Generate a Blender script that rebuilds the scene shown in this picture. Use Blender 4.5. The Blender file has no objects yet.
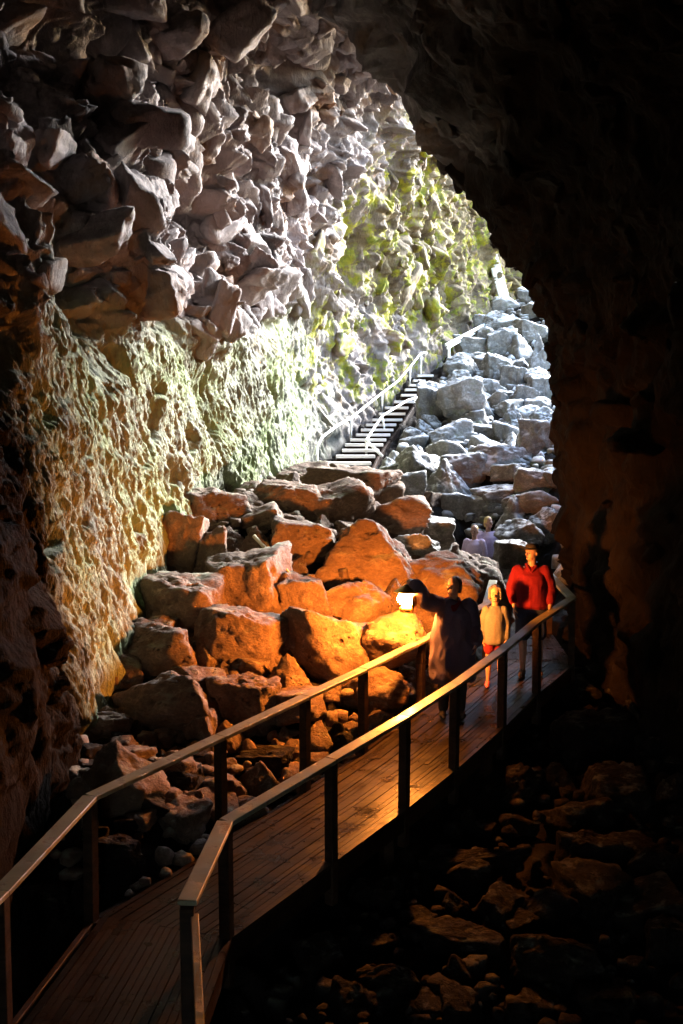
EXPOSURE = 4.25
LANTERN = 225
import bpy, bmesh, math, random
import numpy as np
from mathutils import Vector, Matrix

# ------------------------------------------------------------------ scene
scene = bpy.context.scene
COL = scene.collection
H = 4.5                      # camera height above the cave floor datum
F = 995.56                   # 35 mm lens on a 36 mm high frame, in picture heights
TH = math.radians(4.707)     # camera looks down a little
CT, ST = math.cos(TH), math.sin(TH)

def P(px, py, d):
    """point seen at px,py at horizontal distance d in front of the camera"""
    u = (px - 341.5) / F; v = (512 - py) / F
    y = CT + v * ST; z = -ST + v * CT
    k = d / y
    return Vector((u * k, d, H + z * k))

def proj(p):
    x, y, z = p[0], p[1], p[2] - H
    f = y * CT - z * ST; u = y * ST + z * CT
    return 341.5 + F * x / f, 512 - F * u / f, f

# ------------------------------------------------------------------ numpy noise
_r = np.random.RandomState(11)
PERM = np.concatenate([_r.permutation(256)] * 2)
GRAD = _r.normal(size=(256, 3)); GRAD /= np.linalg.norm(GRAD, axis=1)[:, None]
FEAT = _r.rand(256, 3)
CA = _r.uniform(-1, 1, 256); CG = _r.uniform(-1, 1, (256, 3))

def _idx(ix, iy, iz):
    return PERM[(PERM[(PERM[ix & 255] + iy) & 255] + iz) & 255]

def perlin(p):
    p = np.asarray(p, dtype=np.float64)
    i = np.floor(p).astype(np.int64); f = p - i
    w = f * f * f * (f * (f * 6 - 15) + 10)
    out = 0
    for dx in (0, 1):
        wx = w[:, 0] if dx else 1 - w[:, 0]
        for dy in (0, 1):
            wy = w[:, 1] if dy else 1 - w[:, 1]
            for dz in (0, 1):
                wz = w[:, 2] if dz else 1 - w[:, 2]
                g = GRAD[_idx(i[:, 0] + dx, i[:, 1] + dy, i[:, 2] + dz)]
                out = out + wx * wy * wz * (g[:, 0] * (f[:, 0] - dx) + g[:, 1] * (f[:, 1] - dy) + g[:, 2] * (f[:, 2] - dz))
    return out * 1.5

def fbm(p, o=4, g=.5):
    s = 0; a = 1
    for k in range(o):
        s = s + a * perlin(p * 2 ** k + 17.3 * k); a *= g
    return s

def ridged(p, o=3, g=.5):
    s = 0; a = 1
    for k in range(o):
        s = s + a * (1 - 2 * np.abs(perlin(p * 2 ** k + 9.1 * k))); a *= g
    return s

def facet(p, tilt=1.0, w=.16):
    """angular broken rock: every cell is its own tilted plane, chamfered where planes meet; returns height and crack distance"""
    i = np.floor(p).astype(np.int64); f = p - i
    n = len(p)
    best = np.full(n, 9.0); sec = np.full(n, 9.0); h1 = np.zeros(n); h2 = np.zeros(n)
    for dx in (-1, 0, 1):
        for dy in (-1, 0, 1):
            for dz in (-1, 0, 1):
                k = _idx(i[:, 0] + dx, i[:, 1] + dy, i[:, 2] + dz)
                v = f - np.array([dx, dy, dz]) - FEAT[k]
                d = (v * v).sum(1); h = CA[k] * .5 + tilt * (CG[k] * v).sum(1)
                m = d < best; m2 = (d < sec) & ~m
                h2 = np.where(m, h1, np.where(m2, h, h2)); sec = np.where(m, best, np.where(m2, d, sec))
                h1 = np.where(m, h, h1); best = np.where(m, d, best)
    e = np.sqrt(sec) - np.sqrt(best); t = .5 + .5 * np.clip(e / w, 0, 1)
    return h1 * t + h2 * (1 - t), e

def blocks(p, tilt=1.0, q=.9):
    """upper envelope of tilted planes: continuous, angular blocks with creases between them"""
    i = np.floor(p).astype(np.int64); f = p - i; best = np.full(len(p), -9.0)
    for dx in (-1, 0, 1):
        for dy in (-1, 0, 1):
            for dz in (-1, 0, 1):
                k = _idx(i[:, 0] + dx, i[:, 1] + dy, i[:, 2] + dz)
                v = f - np.array([dx, dy, dz]) - FEAT[k]
                best = np.maximum(best, CA[k] * .45 + tilt * (CG[k] * v).sum(1) - q * (v * v).sum(1))
    return best

def sstep(a, b, x):
    t = np.clip((x - a) / (b - a), 0, 1); return t * t * (3 - 2 * t)

# ------------------------------------------------------------------ linking helpers
def link(name, me, mat=None, parent=None, smooth=False):
    o = bpy.data.objects.new(name, me); COL.objects.link(o)
    if mat is not None and not me.materials: me.materials.append(mat)
    if parent is not None: o.parent = parent
    if smooth: me.shade_smooth()
    return o

def mesh_np(name, co, faces):
    """mesh from an (n,3) array and an (m,4) or (m,3) array"""
    me = bpy.data.meshes.new(name)
    faces = np.asarray(faces); k = faces.shape[1]; m = len(faces)
    me.vertices.add(len(co)); me.vertices.foreach_set('co', np.asarray(co, np.float32).ravel())
    me.loops.add(m * k); me.loops.foreach_set('vertex_index', faces.astype(np.int32).ravel())
    me.polygons.add(m)
    me.polygons.foreach_set('loop_start', np.arange(0, m * k, k, dtype=np.int32))
    me.polygons.foreach_set('loop_total', np.full(m, k, np.int32))
    me.update(calc_edges=True); me.validate()
    return me

def attr(me, name, vals):
    a = me.attributes.new(name, 'FLOAT', 'POINT'); a.data.foreach_set('value', np.asarray(vals, np.float32))

def tag(o, label=None, cat=None, group=None, kind=None):
    if label: o['label'] = label
    if cat: o['category'] = cat
    if group: o['group'] = group
    if kind: o['kind'] = kind
    return o

def empty(name, loc, label, cat, group=None, rz=0):
    o = bpy.data.objects.new(name, None); COL.objects.link(o); o.empty_display_size = .2
    o.location = loc; o.rotation_euler = (0, 0, rz)
    return tag(o, label, cat, group)

def bm_mesh(bm, name):
    bmesh.ops.recalc_face_normals(bm, faces=bm.faces)
    me = bpy.data.meshes.new(name); bm.to_mesh(me); bm.free(); return me

def beam(bm, a, b, w, h, up=(0, 0, 1), bev=.006, ext=0):
    """rectangular timber from a to b (centre line), w across, h along up"""
    a = Vector(a); b = Vector(b); t = (b - a).normalized(); a = a - t * ext; b = b + t * ext
    u = Vector(up); s = t.cross(u).normalized(); u = s.cross(t).normalized()
    vs = []
    for q in (a, b):
        for i, j in ((-1, -1), (1, -1), (1, 1), (-1, 1)):
            vs.append(bm.verts.new(q + s * (i * w / 2) + u * (j * h / 2)))
    fs = [(0, 1, 2, 3), (7, 6, 5, 4), (0, 4, 5, 1), (1, 5, 6, 2), (2, 6, 7, 3), (3, 7, 4, 0)]
    F_ = [bm.faces.new([vs[i] for i in f]) for f in fs]
    if bev:
        es = list({e for f in F_ for e in f.edges})
        bmesh.ops.bevel(bm, geom=es, offset=bev, segments=1, affect='EDGES')

def tube(bm, pts, radii, n=10, caps=True):
    pts = [Vector(p) for p in pts]
    if not hasattr(radii, '__len__'): radii = [radii] * len(pts)
    rings = []; s = None
    for i, p in enumerate(pts):
        t = (pts[min(i + 1, len(pts) - 1)] - pts[max(i - 1, 0)]).normalized()
        if s is None: s = t.orthogonal().normalized()
        s = (s - t * s.dot(t)).normalized(); u = t.cross(s)
        rings.append([bm.verts.new(p + (s * math.cos(2 * math.pi * k / n) + u * math.sin(2 * math.pi * k / n)) * radii[i]) for k in range(n)])
    for a, b in zip(rings, rings[1:]):
        for k in range(n): bm.faces.new((a[k], a[(k + 1) % n], b[(k + 1) % n], b[k]))
    if caps: bm.faces.new(rings[0][::-1]); bm.faces.new(rings[-1])

def lathe(bm, prof, c=(0, 0, 0), n=20):
    c = Vector(c); rings = []
    for r, z in prof:
        rings.append([bm.verts.new(c + Vector((r * math.cos(2 * math.pi * k / n), r * math.sin(2 * math.pi * k / n), z))) for k in range(n)])
    for a, b in zip(rings, rings[1:]):
        for k in range(n): bm.faces.new((a[k], a[(k + 1) % n], b[(k + 1) % n], b[k]))
    bm.faces.new(rings[0][::-1]); bm.faces.new(rings[-1])

# ------------------------------------------------------------------ materials
class NT:
    def __init__(s, name):
        s.m = bpy.data.materials.new(name); s.m.use_nodes = True; s.t = s.m.node_tree; s.t.nodes.clear()
        s.out = s.t.nodes.new('ShaderNodeOutputMaterial')
        s.b = s.t.nodes.new('ShaderNodeBsdfPrincipled'); s.t.links.new(s.b.outputs[0], s.out.inputs[0])
        s.co = s.t.nodes.new('ShaderNodeTexCoord').outputs['Object']
    def l(s, a, b): s.t.links.new(a, b)
    def put(s, sock, v):
        if hasattr(v, 'is_output'): s.l(v, sock)
        else: sock.default_value = v
    def map(s, scale, vec=None, loc=(0, 0, 0)):
        n = s.t.nodes.new('ShaderNodeMapping'); s.l(vec or s.co, n.inputs[0])
        n.inputs['Scale'].default_value = scale; n.inputs['Location'].default_value = loc; return n.outputs[0]
    def noise(s, scale, detail=6, rough=.6, vec=None, dist=0, ridge=False):
        n = s.t.nodes.new('ShaderNodeTexNoise'); s.l(vec or s.co, n.inputs['Vector'])
        n.inputs['Scale'].default_value = scale; n.inputs['Detail'].default_value = detail
        n.inputs['Roughness'].default_value = rough; n.inputs['Distortion'].default_value = dist
        return n.outputs[0]
    def voro(s, scale, feature='F1', vec=None, out='Distance'):
        n = s.t.nodes.new('ShaderNodeTexVoronoi'); s.l(vec or s.co, n.inputs['Vector']); n.feature = feature
        n.inputs['Scale'].default_value = scale; return n.outputs[out]
    def ramp(s, v, stops):
        n = s.t.nodes.new('ShaderNodeValToRGB'); s.l(v, n.inputs[0]); e = n.color_ramp.elements
        while len(e) < len(stops): e.new(.5)
        for k, (p, c) in enumerate(stops):
            e[k].position = p; e[k].color = (c, c, c, 1) if not hasattr(c, '__len__') else (*c, 1)
        return n.outputs[0]
    def mix(s, fac, a, b, mode='MIX'):
        n = s.t.nodes.new('ShaderNodeMix'); n.data_type = 'RGBA'; n.blend_type = mode
        s.put(n.inputs[0], fac)
        for q, v in ((n.inputs[6], a), (n.inputs[7], b)):
            if hasattr(v, 'is_output'): s.l(v, q)
            else: q.default_value = (*v, 1) if hasattr(v, '__len__') else (v, v, v, 1)
        return n.outputs[2]
    def math(s, op, a, b=0):
        n = s.t.nodes.new('ShaderNodeMath'); n.operation = op; s.put(n.inputs[0], a); s.put(n.inputs[1], b); return n.outputs[0]
    def attr(s, name):
        n = s.t.nodes.new('ShaderNodeAttribute'); n.attribute_name = name; return n.outputs['Fac']
    def rnd(s): return s.t.nodes.new('ShaderNodeObjectInfo').outputs['Random']
    def up(s):
        g = s.t.nodes.new('ShaderNodeNewGeometry'); n = s.t.nodes.new('ShaderNodeSeparateXYZ'); s.l(g.outputs['Normal'], n.inputs[0]); return n.outputs[2]
    def bump(s, h, dist, strength=1, prev=None):
        n = s.t.nodes.new('ShaderNodeBump'); s.l(h, n.inputs['Height']); n.inputs['Distance'].default_value = dist
        n.inputs['Strength'].default_value = strength
        if prev: s.l(prev, n.inputs['Normal'])
        return n.outputs[0]
    def done(s, col, rough=.8, normal=None, spec=.4, metal=0):
        s.put(s.b.inputs['Base Color'], (*col, 1) if isinstance(col, tuple) else col)
        s.put(s.b.inputs['Roughness'], rough); s.b.inputs['Specular IOR Level'].default_value = spec
        s.b.inputs['Metallic'].default_value = metal
        if normal: s.l(normal, s.b.inputs['Normal'])
        return s.m

def rock_material(name, dark, mid, pale, moss=.0, pits=True, scale=1.0, rough=.78, spec=.3, crust_toplight=(.10, .13, .03), green=False, thr=(.5, .6)):
    n = NT(name)
    base = n.noise(1.1 * scale, 8, .65, dist=.4)
    col = n.mix(n.ramp(base, [(.32, 0), (.68, 1)]), dark, mid)
    col = n.mix(n.ramp(n.noise(3.1 * scale, 9, .7), [(.52, 0), (.70, .85)]), col, pale)
    col = n.mix(n.ramp(n.noise(14 * scale, 5, .7), [(.42, .55), (.6, 0)]), col, dark)
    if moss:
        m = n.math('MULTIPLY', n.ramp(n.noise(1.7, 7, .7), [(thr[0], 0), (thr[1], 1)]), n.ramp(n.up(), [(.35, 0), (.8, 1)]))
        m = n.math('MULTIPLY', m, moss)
        col = n.mix(m, col, crust_toplight)
        if green: col = n.mix(n.math('MULTIPLY', n.ramp(n.noise(.8, 5, .65, vec=n.map((1, 1, 1), None, (4, 8, 2))), [(.56, 0), (.66, .8)]), n.ramp(n.noise(9, 4, .7), [(.4, .3), (.6, 1)])), col, (.12, .15, .05))
    col = n.mix(.35, col, n.mix(n.rnd(), (.6, .58, .56), (1.25, 1.2, 1.15)), 'MULTIPLY')
    h = n.math('ADD', n.math('MULTIPLY', n.noise(5 * scale, 10, .68), .8), n.math('MULTIPLY', n.noise(28 * scale, 4, .6), .16))
    if pits:
        v = n.ramp(n.voro(4.5 * scale, vec=n.map((1, 1, 1), None)), [(.10, 0), (.27, 1)])
        gate = n.math('MAXIMUM', n.ramp(n.noise(1.3 * scale, 2), [(.47, 1), (.58, 0)]), n.ramp(n.rnd(), [(.45, 0), (.5, 1)]))
        pit = n.math('MAXIMUM', v, gate)
        h = n.math('ADD', h, n.math('MULTIPLY', pit, .55))
        col = n.mix(n.math('SUBTRACT', 1, pit), col, tuple(c * .55 for c in dark))
    return n.done(col, rough, n.bump(h, .10 / scale, .9), spec=spec)
# ------------------------------------------------------------------ broken rock shapes
_ico = {}
def ico(sub):
    if sub not in _ico:
        bm = bmesh.new(); bmesh.ops.create_icosphere(bm, subdivisions=sub, radius=1)
        _ico[sub] = (np.array([v.co[:] for v in bm.verts]), np.array([[v.index for v in f.verts] for f in bm.faces])); bm.free()
    return _ico[sub]
def rock_co(seed, kind, sub=5):
    """a broken block: the intersection of random half spaces, edges a little worn, surface roughened"""
    r = np.random.RandomState(seed); d, f = ico(sub)
    if kind == 'blocky':
        B = np.concatenate([np.eye(3), -np.eye(3)]); B = B + r.normal(size=B.shape) * .2
        X = r.normal(size=(7, 3)); n = np.concatenate([B, X]); h = np.concatenate([r.uniform(.68, .86, 6), r.uniform(.92, 1.12, 7)]); p = 60
    elif kind == 'flat':
        n = np.concatenate([[[.08, -.05, 1], [-.05, .04, -1]], r.normal(size=(9, 3)) * [1, 1, .3]]); h = np.concatenate([[.62, .62], r.uniform(.72, 1.0, 9)]); p = 60
    elif kind == 'pointed':
        a = r.uniform(0, 6.28); t = np.arange(4) * 1.57 + a + r.uniform(-.3, .3, 4)
        S = np.stack([np.cos(t), np.sin(t), r.uniform(.45, .9, 4)], 1); n = np.concatenate([S, [[0, 0, -1]], r.normal(size=(6, 3)) * [1, 1, .6]])
        h = np.concatenate([r.uniform(.5, .68, 4), [.7], r.uniform(.85, 1.05, 6)]); p = 60
    else:
        n = r.normal(size=(16, 3)); h = r.uniform(.74, .95, 16); p = 28
    n = n / np.linalg.norm(n, axis=1)[:, None]
    off = r.uniform(0, 90, 3)
    dw = d + .10 * np.stack([perlin(d * 1.6 + off + k * 7) for k in range(3)], 1) + .03 * np.stack([perlin(d * 5 + off + k * 9) for k in range(3)], 1)
    g = np.clip(dw @ n.T, 0, None) / h
    rad = 1 / (np.power(g, p).sum(1) ** (1 / p) + 1e-6)
    rad = np.clip(rad, .2, 1.6)
    q = d * rad[:, None]
    f1, c1 = facet(q * 2.2 + off + .3 * dw, 1.2)
    rad = rad + .06 * f1 - .04 * np.exp(-c1 * 16) + .05 * fbm(q * 2.2 + off, 4) + .018 * ridged(q * 7 + off, 2)
    if sub >= 5: rad = rad - .05 * sstep(.28, .5, fbm(q * 4.3 + off + 50, 2)) 
    q = d * rad[:, None]
    lo, hi = q.min(0), q.max(0)
    return (q - (lo + hi) / 2) / ((hi - lo) / 2), f              # fills the cube -1..1
KINDS = ('blocky', 'flat', 'pointed', 'rounded')
# ------------------------------------------------------------------ cave floor height (thin-plate spline)
def Q(x, y, z): return (x, y, z + H)
def PQ(px, py, d): return tuple(P(px, py, d))
FLOOR = [Q(-4.2, 8, -4.6), Q(-4.2, 4, -4.8), Q(-4.6, 12, -3.3), Q(-4, 18, -1.5), Q(-2, 2, -4.8), Q(0, 2, -5), Q(4, 2, -5), Q(-4, -6, -4.8), Q(5, -6, -5), Q(-2.2, 6.5, -4.75), Q(-2.5, 7.5, -4.7), Q(0, 7.5, -4.85), Q(2.5, 8, -4.95),
         Q(5, 9, -4.7), Q(1.5, 9.5, -4.75), Q(3, 11.5, -4.35), Q(4.2, 14, -3.9), Q(4.2, 17, -3), Q(-.6, 8.4, -4.7), Q(1.1, 10.9, -4.5), Q(2.6, 13.6, -3.95),
         Q(2.7, 15.5, -3.75), Q(2.8, 20, -3.3), Q(2.7, 18.5, -3.2), Q(1.9, 18.8, -2.25), PQ(345, 470, 24), PQ(396, 425, 28.5), PQ(434, 380, 33),
         Q(-2.5, 9.4, -3.5), Q(-2.7, 12.6, -2.75), Q(-2.35, 11.4, -3.35), Q(-1.35, 14.5, -2.3), Q(-2.2, 15.8, -1.3), Q(-.8, 10.8, -4.05), Q(-1.0, 12.6, -3.15), Q(.1, 13.2, -3.2), Q(.35, 14.6, -2.3), Q(.4, 15.8, -1.85), Q(.45, 18, -1.3),
         Q(-1.2, 18, -1.15), Q(1.6, 15.2, -2.6), Q(.9, 13.9, -3.2), Q(-.6, 22, -1.0), Q(.9, 21, -1.4),
         PQ(400, 500, 21), PQ(480, 460, 24), PQ(540, 500, 20.8), PQ(555, 345, 36), PQ(445, 400, 31), PQ(500, 305, 42), PQ(515, 380, 32.5), PQ(550, 440, 26.5),
         Q(10, 25, 1.2), Q(13, 33, 2.9), Q(9, 40, 4.9), Q(14, 42, 4.6), Q(9, 47, 5.6), Q(20, 44, 4.6), Q(-3, 26, -.6), Q(0, 33, 1), Q(3, 42, 4)]
FLOOR = np.array(FLOOR)
def _tps():
    X = FLOOR[:, :2]; n = len(X)
    d = np.linalg.norm(X[:, None] - X[None], axis=2); K = np.where(d > 0, d * d * np.log(d + 1e-9), 0) + np.eye(n) * .08
    A = np.zeros((n + 3, n + 3)); A[:n, :n] = K; A[:n, n] = 1; A[:n, n + 1:] = X; A[n, :n] = 1; A[n + 1:, :n] = X.T
    return np.linalg.solve(A, np.concatenate([FLOOR[:, 2], np.zeros(3)]))
TP = _tps()
def floor_z(x, y):
    x = np.asarray(x, float); y = np.asarray(y, float); out = TP[-3] + TP[-2] * x + TP[-1] * y
    for (a, b, _), w in zip(FLOOR, TP):
        r2 = (x - a) ** 2 + (y - b) ** 2 + 1e-9; out = out + w * .5 * r2 * np.log(r2)
    return out
def hit(px, py):
    """distance at which the line of sight through px,py meets the floor"""
    d = np.arange(4.0, 50, .05)
    q = np.array([P(px, py, k) for k in d])
    g = q[:, 2] - floor_z(q[:, 0], q[:, 1])
    w = np.where(g < 0)[0]
    return float(d[w[0]]) if len(w) else 45.0

# ------------------------------------------------------------------ materials of the place
def wall_material():
    n = NT('basalt_wall')
    drip, moss, far = n.attr('drip'), n.attr('moss'), n.attr('far')
    big = n.noise(.55, 6, .65, dist=.6)
    col = n.mix(n.ramp(big, [(.35, 0), (.65, 1)]), (.085, .071, .070), (.26, .22, .216))
    col = n.mix(n.ramp(n.noise(1.6, 8, .7), [(.5, 0), (.66, .9)]), col, (.36, .31, .30))
    col = n.mix(n.ramp(n.noise(.9, 5, .6, vec=n.map((1, 1, 1), None, (7, 3, 1))), [(.55, 0), (.68, .75)]), col, (.24, .135, .07))
    st = n.noise(4.2, 8, .72, vec=n.map((1, 1, .22)), dist=.5)
    dc = n.mix(n.ramp(st, [(.34, 0), (.62, 1)]), (.062, .058, .042), (.205, .212, .13))
    dc = n.mix(n.ramp(n.noise(.8, 6, .6), [(.42, 0), (.6, .8)]), dc, (.16, .195, .075))
    dc = n.mix(n.ramp(n.noise(2.2, 7, .7, vec=n.map((1, 1, .5), None, (3, 9, 2))), [(.56, 0), (.66, .8)]), dc, (.075, .05, .03))
    col = n.mix(drip, col, dc)
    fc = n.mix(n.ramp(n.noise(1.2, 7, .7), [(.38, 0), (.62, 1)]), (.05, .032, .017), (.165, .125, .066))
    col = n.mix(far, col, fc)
    mo = n.mix(n.ramp(n.noise(3, 5, .7), [(.35, 0), (.65, 1)]), (.08, .105, .01), (.27, .235, .012))
    mk = n.math('MULTIPLY', moss, n.ramp(n.noise(1.5, 7, .72, vec=n.map((1, 1, .8), None, (1, 5, 3))), [(.50, 0), (.57, 1)]))
    col = n.mix(mk, col, mo)
    h = n.math('ADD', n.math('ADD', n.math('MULTIPLY', n.noise(5, 9, .72, vec=n.map((1, 1, .5))), .9), n.math('MULTIPLY', n.noise(15, 6, .7, vec=n.map((1, 1, .22)), dist=.4), .45)), n.math('MULTIPLY', n.noise(26, 4, .65), .18))
    col = n.mix(n.attr('painted_shade'), col, n.mix(n.ramp(big, [(.35, 0), (.65, 1)]), (.007, .005, .004), (.021, .015, .011)))  # near-black colour stands in for shade on the unlit wall
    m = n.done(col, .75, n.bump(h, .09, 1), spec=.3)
    n.l(n.math('SUBTRACT', .25, n.math('MULTIPLY', n.attr('painted_shade'), .23)), n.b.inputs['Specular IOR Level'])
    return m
M = {}
M['wall'] = wall_material()
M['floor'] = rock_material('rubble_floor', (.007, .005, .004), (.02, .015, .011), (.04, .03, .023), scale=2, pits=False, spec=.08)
M['heap'] = rock_material('heap_basalt', (.065, .037, .022), (.19, .120, .074), (.26, .175, .115), moss=.75, crust_toplight=(.22, .22, .15))
M['dark'] = rock_material('dark_basalt', (.007, .005, .004), (.02, .014, .011), (.05, .038, .03), moss=.6, spec=.08, crust_toplight=(.11, .11, .08))
M['slope'] = rock_material('slope_basalt', (.075, .07, .062), (.25, .235, .21), (.40, .385, .36), moss=1, pits=False, crust_toplight=(.62, .62, .62), green=True, thr=(.40, .50))  # whitish upward faces paint daylight onto the boulder tops

def wood(name, a, b, rough=.5, paint=None, along=(.35, 6, 6), chips=.5, spec=.3):
    n = NT(name)
    g = n.noise(2.6, 7, .65, vec=n.map(along), dist=.8)
    col = n.mix(n.ramp(g, [(.35, 0), (.65, 1)]), a, b)
    h = g
    isl = n.t.nodes.new('ShaderNodeNewGeometry').outputs['Random Per Island']
    col = n.mix(1.0, col, n.mix(isl, (.55, .55, .55), (1.4, 1.35, 1.3)), 'MULTIPLY')
    if paint:
        pk = n.ramp(n.noise(7, 8, .72), [(chips - .05, 0), (chips + .05, 1)])
        pc = n.mix(n.ramp(n.noise(1.3, 4), [(.35, 0), (.65, 1)]), paint, tuple(c * .6 for c in paint))
        col = n.mix(pk, col, pc); h = n.math('ADD', n.math('MULTIPLY', g, .5), pk)
    r = n.ramp(n.noise(4, 5, .6), [(.3, rough - .15), (.7, rough + .2)])
    return n.done(col, r, n.bump(h, .004, .8), spec=spec)
M['rail'] = wood('worn_painted_rail', (.10, .06, .03), (.20, .13, .07), .45, paint=(.24, .215, .13), chips=.40)
M['post'] = wood('dark_timber', (.012, .007, .005), (.035, .02, .012), .6, spec=.1)
M['deck'] = wood('wet_deck_boards', (.008, .0058, .004), (.022, .0155, .0095), .34, spec=.10)
M['tread'] = wood('grey_tread', (.42, .40, .38), (.62, .60, .57), .7)
def plain(name, c, rough=.5, metal=0, spec=.5, var=.25, sc=12, bump=.002):
    n = NT(name); nz = n.noise(sc, 5, .6)
    col = n.mix(n.ramp(nz, [(.3, 0), (.7, 1)]), tuple(x * (1 - var) for x in c), tuple(min(1, x * (1 + var)) for x in c))
    return n.done(col, rough, n.bump(nz, bump, .6), spec=spec, metal=metal)
M['pipe'] = plain('pale_painted_pipe', (.72, .71, .66), .45)
M['concrete'] = plain('pale_weathered_timber', (.62, .58, .5), .8, sc=6, bump=.01)

# ------------------------------------------------------------------ cave walls and roof: one loft, broken up by noise
ST_ = [
 [Q(-.2, -7.6, -4), Q(-.3, -7.6, -3), Q(-.4, -7.6, -1.5), Q(-.4, -7.6, 0), Q(-.4, -7.6, 1), Q(-.2, -7.6, 1.5), Q(.4, -7.6, 1.6), Q(.6, -7.6, 1), Q(.6, -7.6, 0), Q(.5, -7.6, -4)],
 [Q(-3.1, -6, -6), Q(-3.2, -6, -4), Q(-3.5, -6, -1.5), Q(-3.6, -6, 1), Q(-2.9, -6, 3), Q(-1.2, -6, 4.6), Q(1.2, -6, 5), Q(3.6, -6, 3.8), Q(4.8, -6, .6), Q(5, -6, -6.5)],
 [Q(-3, 0, -6), Q(-3, 0, -4), Q(-3.2, 0, -2), Q(-3.3, 0, .6), Q(-2.8, 0, 3), Q(-1.2, 0, 5), Q(1.2, 0, 5.6), Q(3.6, 0, 4.2), Q(4.8, 0, .6), Q(4.9, 0, -6.5)],
 [Q(-3.2, 5, -6), Q(-3.2, 5, -4), Q(-3.2, 5, -2.4), Q(-3.2, 5, 0), Q(-2.9, 5, 3), Q(-1.5, 5, 5.2), Q(1, 5, 6), Q(3.8, 5, 4.4), Q(4.9, 5, .6), Q(4.9, 5, -6.5)],
 [Q(-2.75, 8.4, -5.6), Q(-2.75, 8.4, -3.0), Q(-2.95, 8.4, -1.5), Q(-3.25, 8.4, .2), Q(-3.5, 8.4, 2.6), Q(-2.9, 8.4, 5.0), Q(.4, 8.4, 6), Q(3.6, 8.2, 4.6), Q(4.8, 8.2, .8), Q(4.8, 8.2, -6.4)],
 [Q(-2.7, 10, -5.4), Q(-2.75, 10, -3.2), Q(-3.0, 10, -1.6), Q(-3.5, 10, .3), Q(-4.0, 10, 2.4), Q(-4.5, 10, 4.9), Q(-3.0, 10, 7.2), Q(3.2, 10, 4.6), Q(4.5, 10, .9), Q(4.6, 10, -6.2)],
 [Q(-2.7, 13, -4), Q(-2.8, 13, -2.0), Q(-3.0, 13, -.4), Q(-3.1, 13, 1.4), Q(-3.5, 13, 3.3), Q(-4.0, 13, 5.7), Q(-2.2, 13, 8.0), Q(3.0, 13, 4.1), Q(4.0, 13, 1), Q(4.1, 13, -5.6)],
 [Q(-2.0, 17, -3.2), Q(-2.15, 17, -1.2), Q(-2.45, 17, .3), Q(-2.55, 17, 2.0), Q(-2.75, 17, 3.8), Q(-3.1, 17, 6.0), Q(-.9, 17, 8.1), Q(2.65, 17, 3.4), Q(3.72, 17, .8), Q(4.1, 17, -4.6)],
 [Q(-.95, 21, -3), Q(-1.2, 21, -.95), Q(-1.45, 21, .8), Q(-1.7, 21, 2.6), Q(-1.7, 21, 4.9), Q(-1.0, 21, 7.4), Q(2.2, 20.5, 9.0), Q(5.6, 19.5, 6), Q(6.4, 19, 1.6), Q(6.4, 19, -4.4)],
 [Q(-.2, 26, -2), Q(-.5, 26, -.2), Q(-.7, 26, 1.7), Q(-.6, 26, 3.8), Q(-.2, 26, 6.2), Q(.8, 26, 8.8), Q(4.4, 25, 10.2), Q(8, 22.8, 7.6), Q(9.3, 21.3, 3), Q(9.2, 20.8, -3.4)],
 [Q(2.4, 33, 0), Q(2.1, 33, 2), Q(2.1, 33, 4.5), Q(2.6, 33, 7), Q(3.0, 33, 9), Q(3.8, 33, 10.6), Q(6.5, 32, 11), Q(11, 27, 6.4), Q(12.3, 25, 3.2), Q(12.6, 24.5, -1)],
 [Q(5.7, 40, 2.5), Q(5.5, 40, 4.4), Q(5.2, 40, 7), Q(5.3, 40, 9.4), Q(5.8, 40, 11.5), Q(6.8, 40, 13), Q(10, 38, 13), Q(15, 32, 6.5), Q(16, 30.5, 4.0), Q(16.3, 30, 0)],
 [Q(9, 46, 4), Q(8.8, 46, 6), Q(8.6, 46, 7.6), Q(8.8, 46, 9), Q(9.4, 46, 10.3), Q(10.5, 46, 11), Q(13.5, 44.5, 11), Q(18, 39.5, 10), Q(19, 38, 8), Q(19.3, 37, 2)],
 [Q(13, 48, 3), Q(13, 48, 4.6), Q(13, 48, 5.2), Q(13, 48, 5.6), Q(13, 48, 5.9), Q(13.2, 48, 6.1), Q(15, 47.5, 6.1), Q(19.4, 44, 6), Q(20, 43, 4.6), Q(20.2, 42.5, 1)],
 [Q(19, 48, 3), Q(19, 48, 4.5), Q(19, 48, 5), Q(19.1, 48, 5.3), Q(19.2, 47.9, 5.5), Q(19.4, 47.7, 5.7), Q(19.8, 47.4, 5.7), Q(20.3, 46.6, 5.5), Q(20.5, 46.2, 4.5), Q(20.6, 46, 2)],
]
ST_ = np.array(ST_, float)           # (S, 10, 3)
def bspl_w(n, t):
    """Catmull-Rom weights for parameters t in 0..n-1 as a dense matrix"""
    W = np.zeros((len(t), n)); i = np.clip(np.floor(t).astype(int), 0, n - 2); f = t - i
    c = [-.5 * f + f ** 2 - .5 * f ** 3, 1 - 2.5 * f ** 2 + 1.5 * f ** 3, .5 * f + 2 * f ** 2 - 1.5 * f ** 3, -.5 * f ** 2 + .5 * f ** 3]
    for k, w in zip((-1, 0, 1, 2), c):
        np.add.at(W, (np.arange(len(t)), np.clip(i + k, 0, n - 1)), w)
    return W
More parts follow.
